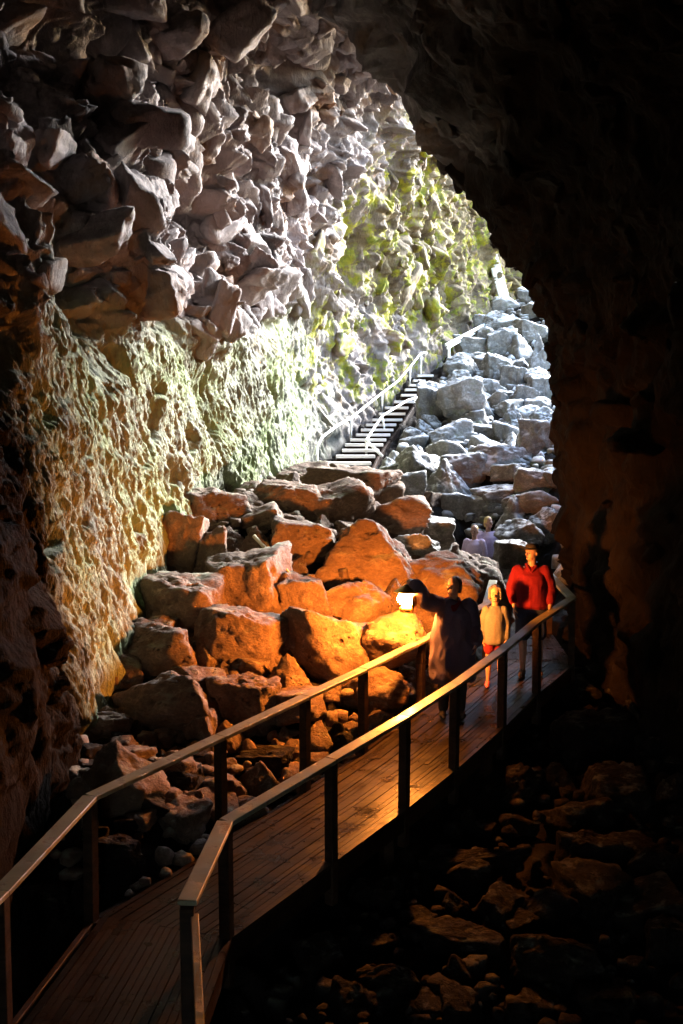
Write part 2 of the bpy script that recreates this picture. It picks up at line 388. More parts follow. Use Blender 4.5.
def build_walls():
    nS = len(ST_)
    tu = np.concatenate([np.linspace(0, 3, 50, False), np.linspace(3, 4, 60, False), np.linspace(4, 5, 90, False), np.linspace(5, 6, 190, False), np.linspace(6, 7, 240, False), np.linspace(7, 8, 220, False),
                         np.linspace(8, 9, 170, False), np.linspace(9, 10, 170, False), np.linspace(10, 11, 130, False), np.linspace(11, 12, 90, False), np.linspace(12, nS - 1, 70)])
    tv = np.concatenate([np.linspace(0, 1, 20, False), np.linspace(1, 6.2, 390, False), np.linspace(6.2, 9, 230)])
    G = np.einsum('us,vk,skc->uvc', bspl_w(nS, tu), bspl_w(10, tv), ST_)
    U, V = len(tu), len(tv)
    du = np.gradient(G, axis=0); dv = np.gradient(G, axis=1)
    N = np.cross(du, dv); N /= np.linalg.norm(N, axis=2)[..., None] + 1e-9
    mid = G.mean(axis=1, keepdims=True)
    if ((mid - G) * N).sum() < 0: N = -N                     # towards the axis of the passage
    p = G.reshape(-1, 3); nn = N.reshape(-1, 3)
    z = p[:, 2] - H; s = np.repeat(tu, V); v = np.tile(tv, U); y = p[:, 1]
    warp = np.stack([fbm(p * .7 + k * 31.7, 3) for k in range(3)], 1)
    # pale ropy lower band against the blocky upper wall
    f2_ = facet(p / .5 + 61, 1.3)[0]
    lim = 1.45 + .02 * (y - 10) + 1.0 * fbm(p * .35 + 3, 3) + sstep(20, 27, y) * 1.6
    drip = 1 - sstep(lim - 1.0, lim + 1.3, z + .35 * f2_)
    drip *= sstep(5.2, 3.2, v) if False else (1 - sstep(3.6, 5.4, v))
    drip *= sstep(8.6, 10.5, y)
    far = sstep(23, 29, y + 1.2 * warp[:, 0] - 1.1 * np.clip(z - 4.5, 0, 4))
    f1, c1 = facet(p / .92 + warp * .2, 1.7, .24)
    f2, c2 = facet(p / .40 + warp * .25 + 5, 1.6, .12)
    f3, c3 = facet(p / .17 + warp * .3 + 9, 1.5, .3)
    crag = .34 * f1 + .15 * f2 + .07 * f3 + .035 * fbm(p * 6, 4, .75) + .18 * facet(p / 1.9 + warp * .2 + 21, 1.2, .2)[0]
    crag += .02 * ridged(p * np.array([4, 4, 1.6]) + warp * .8, 3)
    q = np.stack([p[:, 0] * 9.5 + p[:, 1] * 3 + 1.6 * z, p[:, 1] * 9.5 - p[:, 0] * 3 + 1.2 * z, z * 1.7], 1) + warp * .6
    rope = .052 * fbm(q, 4, .75) + .022 * ridged(q * np.array([1.6, 1.6, 1.2]) + 4, 2) + .17 * fbm(p * .6 + 2, 3) + .02 * f2 + .018 * f3
    pock = fbm(p * np.array([1.3, 1.3, 1.0]) + 40, 3)
    rope -= .22 * sstep(.32, .62, pock)
    ff, cf = facet(p * np.array([.62, .62, .42]) + warp * .3 + 2, .8)
    wallf = .55 * ff - .22 * np.exp(-cf * 10) + .10 * f2 + .06 * f3 + .08 * ridged(p * np.array([2.2, 2.2, .8]) + warp * .6, 3) + .18 * fbm(p * .6, 3)
    d = crag * (1 - drip) + rope * drip
    d = d * (1 - far * .75) + wallf * far * .75
    d *= 1 - .45 * sstep(5.9, 6.8, v)
    fw = p[:, 1] * CT - z * ST; up_ = p[:, 1] * ST + z * CT; ok = (p[:, 1] > 6) & (v < 6.2)
    fw = np.where(ok, fw, 1e9); PX = 341.5 + F * p[:, 0] / fw; PY = 512 - F * up_ / fw
    def lump(px, py, r, h):
        near = np.where(ok & ((PX - px) ** 2 + (PY - py) ** 2 < 16))[0]
        if not len(near): return 0
        c = p[near[np.argmin(y[near])]]; e = ((p - c) ** 2).sum(1) / (r * r) * (1 + .5 * warp[:, 1])
        return h * np.exp(-np.clip(e, 0, 50) ** 1.5)
    for a in LUMPS: d = d + lump(*a)
    d *= sstep(-7.6, -5.5, y) * (1 - .7 * (1 - sstep(8.8, 10.0, y)) * sstep(6.8, 6.0, v))
    p2 = p + nn * d[:, None]
    # skylight: where the roof has fallen in
    hole_lo = 5.75 + .25 * fbm(p * .35 + 80, 2); hole_hi = 8.1 + .25 * fbm(p * .35 + 90, 2)
    su = np.repeat(tu, V)
    inh = (su > np.where(v > 6.35, 8.15, 8.9) + .2 * fbm(p * .3 + 60, 2)) & (v > hole_lo) & (v < hole_hi)
    inh = inh.reshape(U, V)
    idx = np.arange(U * V).reshape(U, V)
    q4 = np.stack([idx[:-1, :-1], idx[1:, :-1], idx[1:, 1:], idx[:-1, 1:]], -1)
    keep = ~(inh[:-1, :-1] | inh[1:, 1:])
    moss = np.clip(sstep(23.5, 27, y - .9 * np.clip(z - 4.5, 0, 4)) * sstep(47, 42, y) * sstep(-.2, 1.6, z) + .5 * sstep(16, 24, y) * drip * sstep(.5, 2, z), 0, 1)
    painted_shade = np.clip(sstep(6.0, 6.8, v + .35 * fbm(p * .4 + 33, 3)) * sstep(24, 20, y) + (1 - sstep(10.0, 10.9, y + .3 * warp[:, 1])) * sstep(6.8, 6.0, v) * sstep(2.4, .8, z), 0, 1)  # mask of painted shade: right wall and near left outcrop
    A = [drip * (1 - far), moss, far * (1 - drip * .6), painted_shade]
    # broken blocks still stuck in the wall and the roof
    r = np.random.RandomState(8); VV, TT, AA = [p2], [], [np.stack(A, 1)]; off = len(p2)
    base = [rock_co(500 + k, ('flat', 'pointed', 'blocky', 'flat')[k % 4], 3) for k in range(28)]; big = [rock_co(540 + k, ('flat', 'pointed', 'blocky', 'flat')[k % 4], 4) for k in range(20)]
    gone = inh.ravel()
    def stick(n, pick, s0, s1, out0, out1):
        nonlocal off
        ids = np.where(pick & ~gone)[0]
        # even over the surface: weight by cell area
        ar = (np.linalg.norm(du, axis=2) * np.linalg.norm(dv, axis=2)).ravel()[ids]; ids = r.choice(ids, n, p=ar / ar.sum())
        for i in ids:
            sz = s0 + (s1 - s0) * r.rand() ** 2.0; c, f = base[r.randint(28)] if sz < .3 else big[r.randint(20)]
            R = np.linalg.qr(r.normal(size=(3, 3)))[0]
            sc = sz * np.array([1, r.uniform(.4, .85), r.uniform(.22, .6)])
            VV.append((c * sc) @ R.T + p2[i] + nn[i] * sz * r.uniform(out0, out1)); TT.append(f + off); off += len(c)
            AA.append(np.repeat([[A[0][i] * .5, A[1][i], A[2][i], A[3][i]]], len(c), 0))
    near_up = (y > 9.5) & (y < 25) & (v > 2.4) & (v < 6.1) & (drip < .4)
    stick(1000, near_up, .10, .72, -.28, .04)
    stick(240, (y > 8) & (y < 21) & (v > 6.1) & (v < 8.9), .15, .5, -.4, -.05)
    stick(260, (y > 24) & (y < 46) & (v > 1.2) & (v < 5.4) & (far > .4), .2, .9, -.4, -.08)
    co_ = np.concatenate(VV); AA = np.concatenate(AA)
    Q4 = q4[keep]; T3 = np.concatenate(TT)
    me = bpy.data.meshes.new('cave_wall'); nq, nt_ = len(Q4), len(T3)
    me.vertices.add(len(co_)); me.vertices.foreach_set('co', co_.astype(np.float32).ravel())
    me.loops.add(nq * 4 + nt_ * 3); me.loops.foreach_set('vertex_index', np.concatenate([Q4.ravel(), T3.ravel()]).astype(np.int32))
    me.polygons.add(nq + nt_); me.polygons.foreach_set('loop_start', np.concatenate([np.arange(nq) * 4, nq * 4 + np.arange(nt_) * 3]).astype(np.int32))
    me.polygons.foreach_set('loop_total', np.concatenate([np.full(nq, 4), np.full(nt_, 3)]).astype(np.int32)); me.update(calc_edges=True)
    for k, nm in enumerate(('drip', 'moss', 'far', 'painted_shade')): attr(me, nm, AA[:, k])
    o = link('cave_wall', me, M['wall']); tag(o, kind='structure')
    return o
LUMPS = [  # where on the wall (as seen), radius, height towards the passage; negative is a hollow
    (205, 215, 1.0, -1.4), (175, 182, .7, -.8), (295, 95, 1.1, -1.4), (250, 62, .9, -1.0), (90, 265, .7, -.7), (112, 335, .6, -.5), (45, 70, 1.2, -1.2), (358, 262, 1.1, -1.4),
    (62, 175, .7, -.8), (212, 405, .6, -.35), (130, 140, .8, .5), (225, 25, .7, .6), (335, 150, .9, .6), (405, 125, .9, .6), (160, 60, .8, .4), (320, 265, .8, .5), (262, 300, .6, -.5), (455, 300, 1.2, -.8), (440, 225, 1.0, -.7), (175, 300, .6, -.45)]

def build_floor():
    ys = [-8.0]
    while ys[-1] < 50: ys.append(ys[-1] + (.25 if ys[-1] < 4.5 else .036 + .0022 * max(0, ys[-1] - 6)))
    xs = np.concatenate([np.linspace(-8, -4, 20, False), np.linspace(-4, 6, 250, False), np.linspace(6, 24, 150)])
    X, Y = np.meshgrid(xs, np.array(ys)); V, U = X.shape[1], X.shape[0]
    x = X.ravel(); y = Y.ravel(); z = floor_z(x, y)
    p = np.stack([x, y, z], 1)
    wp = np.stack([fbm(p * 1.1 + k * 13, 3) for k in range(3)], 1) * .3
    f1, c1 = facet(p / .75 + wp, 1.3); f2, c2 = facet(p / .3 + wp + 3, 1.2)
    z = z + .13 * f1 + .08 * f2 + .10 * fbm(p * .9, 4) - .14
    idx = np.arange(U * V).reshape(U, V)
    me = mesh_np('cave_floor', np.stack([x, y, z], 1), np.stack([idx[:-1, :-1], idx[:-1, 1:], idx[1:, 1:], idx[1:, :-1]], -1).reshape(-1, 4))
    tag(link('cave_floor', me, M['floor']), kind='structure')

build_walls(); build_floor()
# ------------------------------------------------------------------ boardwalk
def at_right(px, py): d = 6.058 / (.66 - (px - 341.5) / F); return P(px, py, d)
def at_left(px, py): d = 7.472 / (.66 - (px - 341.5) / F); return P(px, py, d)
RR = [Vector((-.70, 3.6, H - 3.04)), P(191, 1024, 5.12), P(187, 900, 6.47), at_right(225, 820), at_right(331, 758), at_right(405, 715), at_right(455, 683), at_right(503, 648), at_right(537, 620), at_right(572, 597), P(550, 574, 16.2)]
LL = [Vector((-2.5, 4.6, H - 3.04)), P(0, 890, 6.6), at_left(90, 795), at_left(220, 735), at_left(305, 695), at_left(363, 668), at_left(421, 640), at_left(487, 603), P(493, 580, 16.7)]
RAILH = .985
def smooth_path(pts, n):
    out = []
    for i in range(len(pts) - 1):
        for k in range(n): out.append(pts[i].lerp(pts[i + 1], k / n))
    return out + [pts[-1]]
def interp(path, y):
    for a, b in zip(path, path[1:]):
        if a.y <= y <= b.y: return a.lerp(b, (y - a.y) / (b.y - a.y))
    return path[-1].copy() if y > path[-1].y else path[0].copy()

walk = empty('boardwalk', (1.0, 10.5, H - 4.1), 'long narrow timber boardwalk with handrails running over the rubble of the cave floor', 'boardwalk')
def local(o, root):                     # children keep world coordinates
    o.matrix_parent_inverse = root.matrix_world.inverted() if False else Matrix.Translation(-root.location)
    return o
def part(name, bm, mat, root, smooth=False):
    me = bm_mesh(bm, name) if not isinstance(bm, bpy.types.Mesh) else bm
    o = link(name, me, mat, None, smooth); o.parent = root
    # root stands unrotated at its location, so shift the mesh into its frame
    r = root; off = Vector((0, 0, 0))
    while r is not None: off += r.location; r = r.parent
    o.data.transform(Matrix.Translation(-off)); return o

def deck_pairs():
    ps = [(RR[0], Vector((-2.45, 4.0, RR[0].z))), (RR[1], interp(LL, 5.4)), (RR[2], LL[1]), (RR[3], LL[2])]
    for r in RR[4:10]:
        l = interp(LL, r.y + .42); l.z = r.z; ps.append((r, l))
    ps.append((RR[10], LL[8]))
    return [(a.copy() + Vector((0, 0, -RAILH)), Vector((b.x, b.y, a.z - RAILH))) for a, b in ps]
DP = deck_pairs()
def deck_board(bm, f0, f1, i0, i1, dz):
    th = .035; rows = []
    for (a, b) in DP[i0:i1 + 1]:
        a2 = a + (a - b).normalized() * .05; b2 = b - (b - a).normalized() * .10
        p, q = a2.lerp(b2, f0), a2.lerp(b2, f1)
        rows.append([bm.verts.new(p + Vector((0, 0, dz))), bm.verts.new(q + Vector((0, 0, dz))), bm.verts.new(q + Vector((0, 0, dz - th))), bm.verts.new(p + Vector((0, 0, dz - th)))])
    for A, B in zip(rows, rows[1:]):
        for k in range(4): bm.faces.new((A[k], A[(k + 1) % 4], B[(k + 1) % 4], B[k]))
    bm.faces.new(rows[0][::-1]); bm.faces.new(rows[-1])
rnd = random.Random(5)
bm = bmesh.new(); NB = 20
for j in range(NB):
    for i0, i1 in ((0, 1), (1, 3), (3, 6), (6, 9), (9, 10)):
        deck_board(bm, (j + .05) / NB, (j + .95) / NB, i0, i1, rnd.uniform(-.004, .004))
part('deck', bm, M['deck'], walk)
for side in (0, 1):
    bm = bmesh.new()
    for A, B in zip(DP, DP[1:]):
        off = Vector((0, 0, -.145)); a, b = A[side] + off, B[side] + off
        beam(bm, a, b, .05, .20, bev=.004)
    part('edge_beam', bm, M['post'], walk)
for (a, b) in DP[1:]:
    bm = bmesh.new(); beam(bm, a + Vector((0, 0, -.11)), b + Vector((0, 0, -.11)), .08, .12, bev=.004, ext=-.04); part('joist', bm, M['post'], walk)
for pts, side, dark in ((RR, 'right', 0), (LL, 'left', 0)):
    bm = bmesh.new(); q = [p + Vector((0, 0, -.022)) for p in pts]
    for a, b in zip(q, q[1:]):
        dz = Vector((0, 0, rnd.uniform(-.003, .003)))
        if (a is q[0] or a is q[1]) and side == 'right': dz = Vector((.05, 0, -.09)); w_ = .055
        else: w_ = .135
        beam(bm, a + dz, b + dz, w_, .042, bev=.006, ext=-.0015)
    rail = part('handrail', bm, M['rail'], walk)
    rail['label'] = 'worn pale board handrail on the side with the dark rubble' if side == 'right' else 'worn pale board handrail on the side of the orange heap'
    for i, p in enumerate(pts):
        if i == 0: continue
        n = (pts[min(i + 1, len(pts) - 1)] - pts[max(i - 1, 0)]).normalized()
        bm = bmesh.new(); top = p + Vector((0, 0, -.045)); bot = p + Vector((0, 0, -RAILH - (.42 if i < len(pts) - 1 else .2)))
        lean = Vector((rnd.uniform(-.012, .012), rnd.uniform(-.012, .012), 0))
        beam(bm, bot + lean, top, .095, .095, up=(n.x, n.y, 0), bev=.006)
        part('post', bm, M['post'], rail)
# legs under the deck, standing on the floor
for i in (2, 3, 5, 7, 9):
    for s in (0, 1):
        a = DP[i][s].lerp(DP[i][1 - s], .16); fz = float(floor_z(a.x, a.y))
        bm = bmesh.new(); beam(bm, (a.x, a.y, fz - .25), (a.x, a.y, a.z - .17), .12, .12, up=(1, .5, 0), bev=.006)
        part('support_leg', bm, M['post'], walk)

# ------------------------------------------------------------------ staircase to the daylight
TR = [((317, 470), (369, 470)), ((320, 463.5), (371, 463)), ((336, 456.5), (375, 456)), ((342, 450.5), (379, 450)), ((345, 445), (383, 444.5)), ((350, 440), (386, 439)),
      ((356, 435), (390, 434)), ((361, 430), (393, 429)), ((366, 425), (396, 424)), ((372, 420), (402, 418.5)), ((379, 414), (405, 413)), ((385, 408), (408, 407)),
      ((394, 402), (414, 401)), ((401, 395.5), (416, 395)), ((405, 390), (418, 389)), ((409, 385.5), (421, 384.5)), ((413, 381), (425, 380.5)), ((417, 376), (433, 375.5))]
stair = empty('staircase', P(345, 470, 24), 'grey timber staircase with white pipe handrails climbing beside the mossy wall', 'stairs')
n = len(TR); sl, sr = [], []
for i, (a, b) in enumerate(TR):
    d = 23.6 + 9.4 * i / (n - 1)
    A, B = P(*a, d), P(*b, d); B.z = A.z
    sl.append(A); sr.append(B)
    bm = bmesh.new(); beam(bm, A, B, .40, .075, bev=.006); part('tread', bm, M['tread'], stair)
    bm = bmesh.new(); beam(bm, A + Vector((0, .10, -.115)), B + Vector((0, .10, -.115)), .04, .16, bev=.004, ext=-.02); part('gap_board', bm, M['post'], stair)  # dark board stands in for the shaded open gap below the tread
for s in (sl, sr):
    bm = bmesh.new()
    for a, b in zip(s[::3], s[3::3]): beam(bm, a + Vector((0, 0, -.22)), b + Vector((0, 0, -.22)), .06, .2, bev=.004, ext=-.04)
    part('stringer', bm, M['post'], stair)
def dep(py): return 23.6 + 9.4 * min(1, max(0, (470 - py) / 94))
def pipe_rail(pts, posts, root, mat, r=.028):
    bm = bmesh.new(); tube(bm, [P(*p) for p in pts], r, 8); o = part('handrail', bm, mat, root, True)
    for a, b in posts:
        bm = bmesh.new(); tube(bm, [P(*a), P(*b)], r * .8, 8); part('post', bm, mat, o, True)
pipe_rail([(315, 455, 23.9), (317, 447, 24), (322, 437, 24.5), (338, 425, 25.9), (351, 418, 27), (367, 405, 28.6), (382, 393, 30), (398, 381, 31.4), (410, 367, 32.4), (421, 353, 33.3), (427, 353, 33.5)],
          [((317, 447, 24), (317, 473, 24)), ((351, 418, 27), (351, 440, 27)), ((382, 393, 30), (382, 412, 30)), ((410, 367, 32.4), (410, 386, 32.4)), ((421, 353, 33.3), (421, 374, 33.3))], stair, M['pipe'], .034)
pipe_rail([(382, 456, 24.6), (366, 440, 25.2), (374, 428, 26.4), (382, 416, 27.8), (395, 408, 28.8), (408, 400, 30), (417, 397.5, 30.6)],
          [((366, 440, 25.2), (366.5, 466, 25.2)), ((382, 416, 27.8), (386, 438, 27.8)), ((415, 398, 30.5), (415.5, 408, 30.5))], stair, M['pipe'], .034)
up = empty('upper_railing', P(449, 355, 34), 'long sloping timber railing above the boulders near the cave mouth', 'railing')
bm = bmesh.new(); beam(bm, P(446, 345, 34.2), P(506, 313, 41), .09, .09, bev=.01); beam(bm, P(447, 348.5, 34.2), P(500, 319, 41), .06, .06, bev=.008); part('handrail', bm, M['pipe'], up)
for a, b, d in ((449, 344, 34.5), (478, 328, 37.7), (504, 314, 40.8)):
    bm = bmesh.new(); beam(bm, P(a, b, d), P(a, b + 22, d), .09, .09, up=(0, 1, 0), bev=.008); part('post', bm, M['pipe'], up)
top = empty('landing_railing', P(530, 330, 41), 'short pale railing at the top of the slope in the glare', 'railing')
bm = bmesh.new(); beam(bm, P(519, 307, 41.5), P(548, 303, 41.5), .1, .08, bev=.01); part('handrail', bm, M['pipe'], top)
for a, b in ((521, 307), (533, 306), (545, 304)):
    bm = bmesh.new(); beam(bm, P(a, b, 41.5), P(a, b + 22, 41.5), .09, .09, up=(0, 1, 0), bev=.008); part('post', bm, M['pipe'], top)
bm = bmesh.new(); beam(bm, P(506, 306, 41.2), P(492, 256, 42), .42, .24, up=(0, 1, 0), bev=.03)
tag(link('leaning_beam', bm_mesh(bm, 'leaning_beam'), M['concrete']), 'thick pale beam leaning against the sunlit rock at the cave mouth', 'beam')
# ------------------------------------------------------------------ boulders
_variants = {}
def rock_mesh(seed, kind, mat, sub=4):
    k = (seed, kind, mat, sub)
    if k not in _variants:
        co_, f = rock_co(seed, kind, sub); me = mesh_np('boulder', co_, f); me.materials.append(M[mat]); me.shade_smooth(); _variants[k] = me
    return _variants[k]
LAND = []          # (px, py, short name) landmarks that other stones are described by
BOXES = []         # picture extents of the big boulders
def boulder(px, py, w, h, kind, mat, label, short=None, d=None, dy=1.0, rz=0., seed=None, group=None, tilt=0, sink=0.0):
    d0 = hit(px, py + h * .28) if d is None else d
    c = P(px, py, d0); s = d0 / F
    w, h = (w * 1.3, h * 1.28) if mat == 'heap' else (w * 1.12, h * 1.12); sx, sz = w * s / 2, h * s / 2
    sy = min(max(.75 * (sx + sz) / 2 * dy, .12), 1.2)
    c.y += sy * .35; 
    r = random.Random(int(px * 31 + py * 7))
    me = rock_mesh(seed if seed is not None else r.randrange(10000), kind, mat, 5)
    o = bpy.data.objects.new('boulder', me); COL.objects.link(o)
    o.location = c; o.rotation_euler = (r.uniform(-.08, .08), tilt, rz + r.uniform(-.15, .15)); o.scale = (sx, sy, sz)
    tag(o, label, 'boulder', group)
    BOXES.append((px, py, w * .5, h * .5))
    if short: LAND.append((px, py, short))
    return o
HEAP, SLOPE, DARK = 'boulders of the heap beside the left wall', 'boulders of the daylit slope', 'rocks lying on the dark floor'
Bh = lambda *a, **k: boulder(*a[:5], 'heap', *a[5:], group=HEAP, **k)
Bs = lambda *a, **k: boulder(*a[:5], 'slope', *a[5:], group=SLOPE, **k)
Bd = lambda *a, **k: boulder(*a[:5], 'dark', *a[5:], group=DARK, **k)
Bh(371, 566, 106, 74, 'pointed', 'large smooth slab with a pointed top glowing orange just behind the lantern', 'the pointed orange slab', d=14.8, seed=4, dy=.8)
Bh(214, 512, 72, 38, 'flat', 'dark broad boulder topping the heap where it meets the pale wall', 'the dark boulder topping the heap', seed=8)
Bh(172, 546, 56, 56, 'blocky', 'dull brown boulder leaning on the pale wall below the heap top', 'the dull boulder by the wall')
Bh(207, 558, 34, 52, 'blocky', 'upright grey green block standing in the shade below the heap top', 'the upright shaded block')
Bh(166, 612, 90, 54, 'flat', 'wide flat topped orange boulder with pale dust along its upper edge', 'the wide flat topped boulder')
Bh(107, 610, 46, 56, 'pointed', 'peaked brown boulder with pits close to the cave wall', 'the peaked brown boulder')
Bh(150, 657, 76, 52, 'rounded', 'rough rounded boulder below the wide flat topped one', 'the rough rounded boulder')
Bh(250, 594, 76, 76, 'blocky', 'tall pitted orange boulder in the middle of the heap', 'the tall pitted boulder')
Bh(262, 549, 46, 36, 'pointed', 'small peaked boulder with a fallen stick against its side', 'the small peaked boulder')
Bh(241, 644, 84, 54, 'flat', 'broad tilted boulder at the centre of the orange heap', 'the broad tilted boulder', tilt=.15)
Bh(300, 603, 56, 50, 'blocky', 'squarish orange boulder left of the pointed slab', 'the squarish boulder')
Bh(324, 650, 84, 70, 'rounded', 'big smooth shadow-streaked boulder lit brightly under the lantern', 'the big smooth boulder')
Bh(352, 612, 66, 46, 'rounded', 'smooth brown boulder directly below the pointed slab', 'the smooth brown boulder')
Bh(390, 648, 62, 60, 'rounded', 'rounded boulder behind the handrail beneath the lantern', 'the rounded boulder beneath the lantern', d=13.0)
Bh(375, 700, 60, 50, 'rounded', 'round boulder with bright rim seen between the handrail posts', 'the round boulder behind the posts')
Bh(158, 712, 88, 62, 'rounded', 'smooth bright orange boulder in the lower left of the heap', 'the smooth low boulder')
Bh(186, 716, 34, 28, 'rounded', 'small crusty yellow orange boulder resting against the smooth low one', None)
Bh(200, 736, 28, 44, 'blocky', 'narrow upright bright orange stone just above the handrail', 'the narrow upright stone')
Bh(240, 706, 66, 48, 'flat', 'jagged bright orange boulder above the middle of the handrail', 'the jagged bright boulder')
Bh(290, 684, 60, 46, 'pointed', 'wedge of orange rock above the handrail post', 'the orange wedge')
Bh(115, 668, 46, 44, 'blocky', 'deep red brown block low beside the wall foot', 'the red brown block')
Bh(98, 730, 52, 26, 'flat', 'long pale flat stone jutting out by the wall foot', 'the long pale flat stone', dy=.6)
Bh(288, 502, 60, 34, 'flat', 'dark olive slab on the crest of the heap near the stairs', 'the olive crest slab')
Bh(330, 508, 72, 46, 'rounded', 'dark rounded boulder on the crest behind the pointed slab', 'the dark crest boulder')
Bh(352, 489, 82, 36, 'flat', 'broad brown boulder right below the foot of the stairs', 'the boulder below the stairs')
Bh(310, 478, 40, 26, 'blocky', 'small olive block wedged between the stairs and the pale wall', 'the wedged olive block')
Bh(388, 520, 66, 40, 'blocky', 'shaded grey boulder between the pointed slab and the daylit rocks', 'the shaded grey boulder')
Bh(300, 545, 60, 46, 'blocky', 'dark brown block in the hollow below the crest', 'the dark hollow block')
Bh(440, 590, 76, 60, 'rounded', 'brown boulder behind the head of the woman with the lantern', 'the boulder behind the woman', d=14.8)
Bh(474, 596, 62, 70, 'blocky', 'brown block behind the hooded child', None, d=17.2)
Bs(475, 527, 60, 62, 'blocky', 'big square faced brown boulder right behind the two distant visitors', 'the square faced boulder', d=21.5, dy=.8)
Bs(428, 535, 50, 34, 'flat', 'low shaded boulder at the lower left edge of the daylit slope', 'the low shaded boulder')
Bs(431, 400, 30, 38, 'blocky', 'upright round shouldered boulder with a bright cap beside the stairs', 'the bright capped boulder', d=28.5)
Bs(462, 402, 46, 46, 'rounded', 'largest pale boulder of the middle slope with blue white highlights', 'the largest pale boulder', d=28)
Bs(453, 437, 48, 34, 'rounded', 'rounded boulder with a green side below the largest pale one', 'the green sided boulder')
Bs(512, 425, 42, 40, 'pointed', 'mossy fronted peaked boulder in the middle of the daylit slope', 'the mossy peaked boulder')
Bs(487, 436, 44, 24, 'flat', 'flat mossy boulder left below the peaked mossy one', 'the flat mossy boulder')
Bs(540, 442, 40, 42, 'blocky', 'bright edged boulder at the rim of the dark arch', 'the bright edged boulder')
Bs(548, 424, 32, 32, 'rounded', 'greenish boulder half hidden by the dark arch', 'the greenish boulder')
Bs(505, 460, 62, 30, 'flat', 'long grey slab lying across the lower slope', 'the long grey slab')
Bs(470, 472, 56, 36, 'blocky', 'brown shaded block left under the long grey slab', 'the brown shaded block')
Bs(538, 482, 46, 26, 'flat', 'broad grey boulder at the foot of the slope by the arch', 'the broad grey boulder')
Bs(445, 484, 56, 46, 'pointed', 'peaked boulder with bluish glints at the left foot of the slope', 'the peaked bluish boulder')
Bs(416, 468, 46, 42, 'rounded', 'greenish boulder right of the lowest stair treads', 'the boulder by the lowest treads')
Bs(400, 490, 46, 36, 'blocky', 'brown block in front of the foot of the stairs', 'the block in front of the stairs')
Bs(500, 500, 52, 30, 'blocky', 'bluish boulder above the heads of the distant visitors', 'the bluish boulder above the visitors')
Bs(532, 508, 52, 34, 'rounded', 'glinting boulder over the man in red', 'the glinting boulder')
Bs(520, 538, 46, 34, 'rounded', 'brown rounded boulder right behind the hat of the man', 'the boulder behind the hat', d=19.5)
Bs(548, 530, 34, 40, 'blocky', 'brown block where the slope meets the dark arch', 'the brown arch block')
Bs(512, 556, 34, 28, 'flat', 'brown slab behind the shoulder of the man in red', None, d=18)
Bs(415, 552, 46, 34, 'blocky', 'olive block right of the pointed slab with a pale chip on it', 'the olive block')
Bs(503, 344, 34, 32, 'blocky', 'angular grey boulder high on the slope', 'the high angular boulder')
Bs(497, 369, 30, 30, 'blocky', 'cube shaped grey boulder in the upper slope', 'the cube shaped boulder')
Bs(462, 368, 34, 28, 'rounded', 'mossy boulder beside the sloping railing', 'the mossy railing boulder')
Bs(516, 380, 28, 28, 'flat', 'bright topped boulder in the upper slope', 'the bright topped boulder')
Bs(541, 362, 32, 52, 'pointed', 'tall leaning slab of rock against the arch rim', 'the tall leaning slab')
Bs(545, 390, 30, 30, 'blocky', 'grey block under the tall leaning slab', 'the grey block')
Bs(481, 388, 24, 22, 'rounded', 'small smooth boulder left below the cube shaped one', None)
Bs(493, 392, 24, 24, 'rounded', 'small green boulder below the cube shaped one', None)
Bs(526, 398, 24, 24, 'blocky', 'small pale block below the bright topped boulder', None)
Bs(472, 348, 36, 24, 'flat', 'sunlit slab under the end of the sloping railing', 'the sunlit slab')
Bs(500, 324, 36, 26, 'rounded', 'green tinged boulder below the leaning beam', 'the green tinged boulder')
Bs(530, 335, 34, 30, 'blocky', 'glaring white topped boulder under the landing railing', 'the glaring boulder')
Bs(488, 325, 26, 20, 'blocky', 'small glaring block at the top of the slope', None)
Bd(472, 867, 96, 26, 'flat', 'long flat pale topped slab on the dark floor right of the boardwalk', 'the long flat slab', tilt=-.18, dy=.55)
Bd(598, 748, 84, 62, 'flat', 'tilted dark slab with a lit upper edge by the right cave wall', 'the tilted dark slab', tilt=-.12)
Bd(562, 782, 44, 34, 'pointed', 'wedge of rock with one tan lit face right of the boardwalk', 'the tan faced wedge')
Bd(526, 790, 44, 44, 'rounded', 'rounded rock beside the tan faced wedge', 'the rounded rock')
Bd(465, 822, 26, 28, 'rounded', 'small knobbly rock close to the boardwalk posts', 'the knobbly rock')
Bd(515, 915, 26, 26, 'blocky', 'small green tinted block alone on the dark floor', 'the green tinted block')
Bd(372, 896, 46, 26, 'flat', 'low brown rock below the edge of the boardwalk', 'the low brown rock')
Bd(652, 876, 50, 50, 'rounded', 'warm brown boulder at the right edge of the floor', 'the warm brown boulder')
Bd(458, 945, 92, 30, 'flat', 'broad crusted slab in the dark foreground', 'the broad crusted slab')
Bd(388, 985, 60, 34, 'rounded', 'crusted rounded rock at the bottom of the view', 'the crusted rock')
Bd(668, 945, 44, 46, 'blocky', 'reddish block at the lower right corner', 'the reddish block')
Bd(618, 800, 66, 54, 'blocky', 'squarish dark boulder before the right wall', 'the squarish dark boulder')
Bd(575, 700, 50, 36, 'blocky', 'brown block under the end post of the boardwalk', 'the block under the end post')
Bd(440, 858, 44, 26, 'pointed', 'low peaked rock left of the long flat slab', 'the low peaked rock')
Bd(320, 960, 52, 40, 'rounded', 'dark lump under the near edge of the boardwalk', 'the dark lump')
Bd(590, 860, 60, 46, 'flat', 'flat dark rock right of the long flat slab', 'the flat dark rock')
Bd(560, 970, 90, 60, 'blocky', 'large dark block in the right foreground', 'the large dark block')
Bd(140, 800, 60, 34, 'rounded', 'pale crusted rock just below the left handrail', 'the pale crusted rock')
Bd(118, 855, 50, 32, 'flat', 'grey green flat rock below the left handrail', 'the grey green rock')
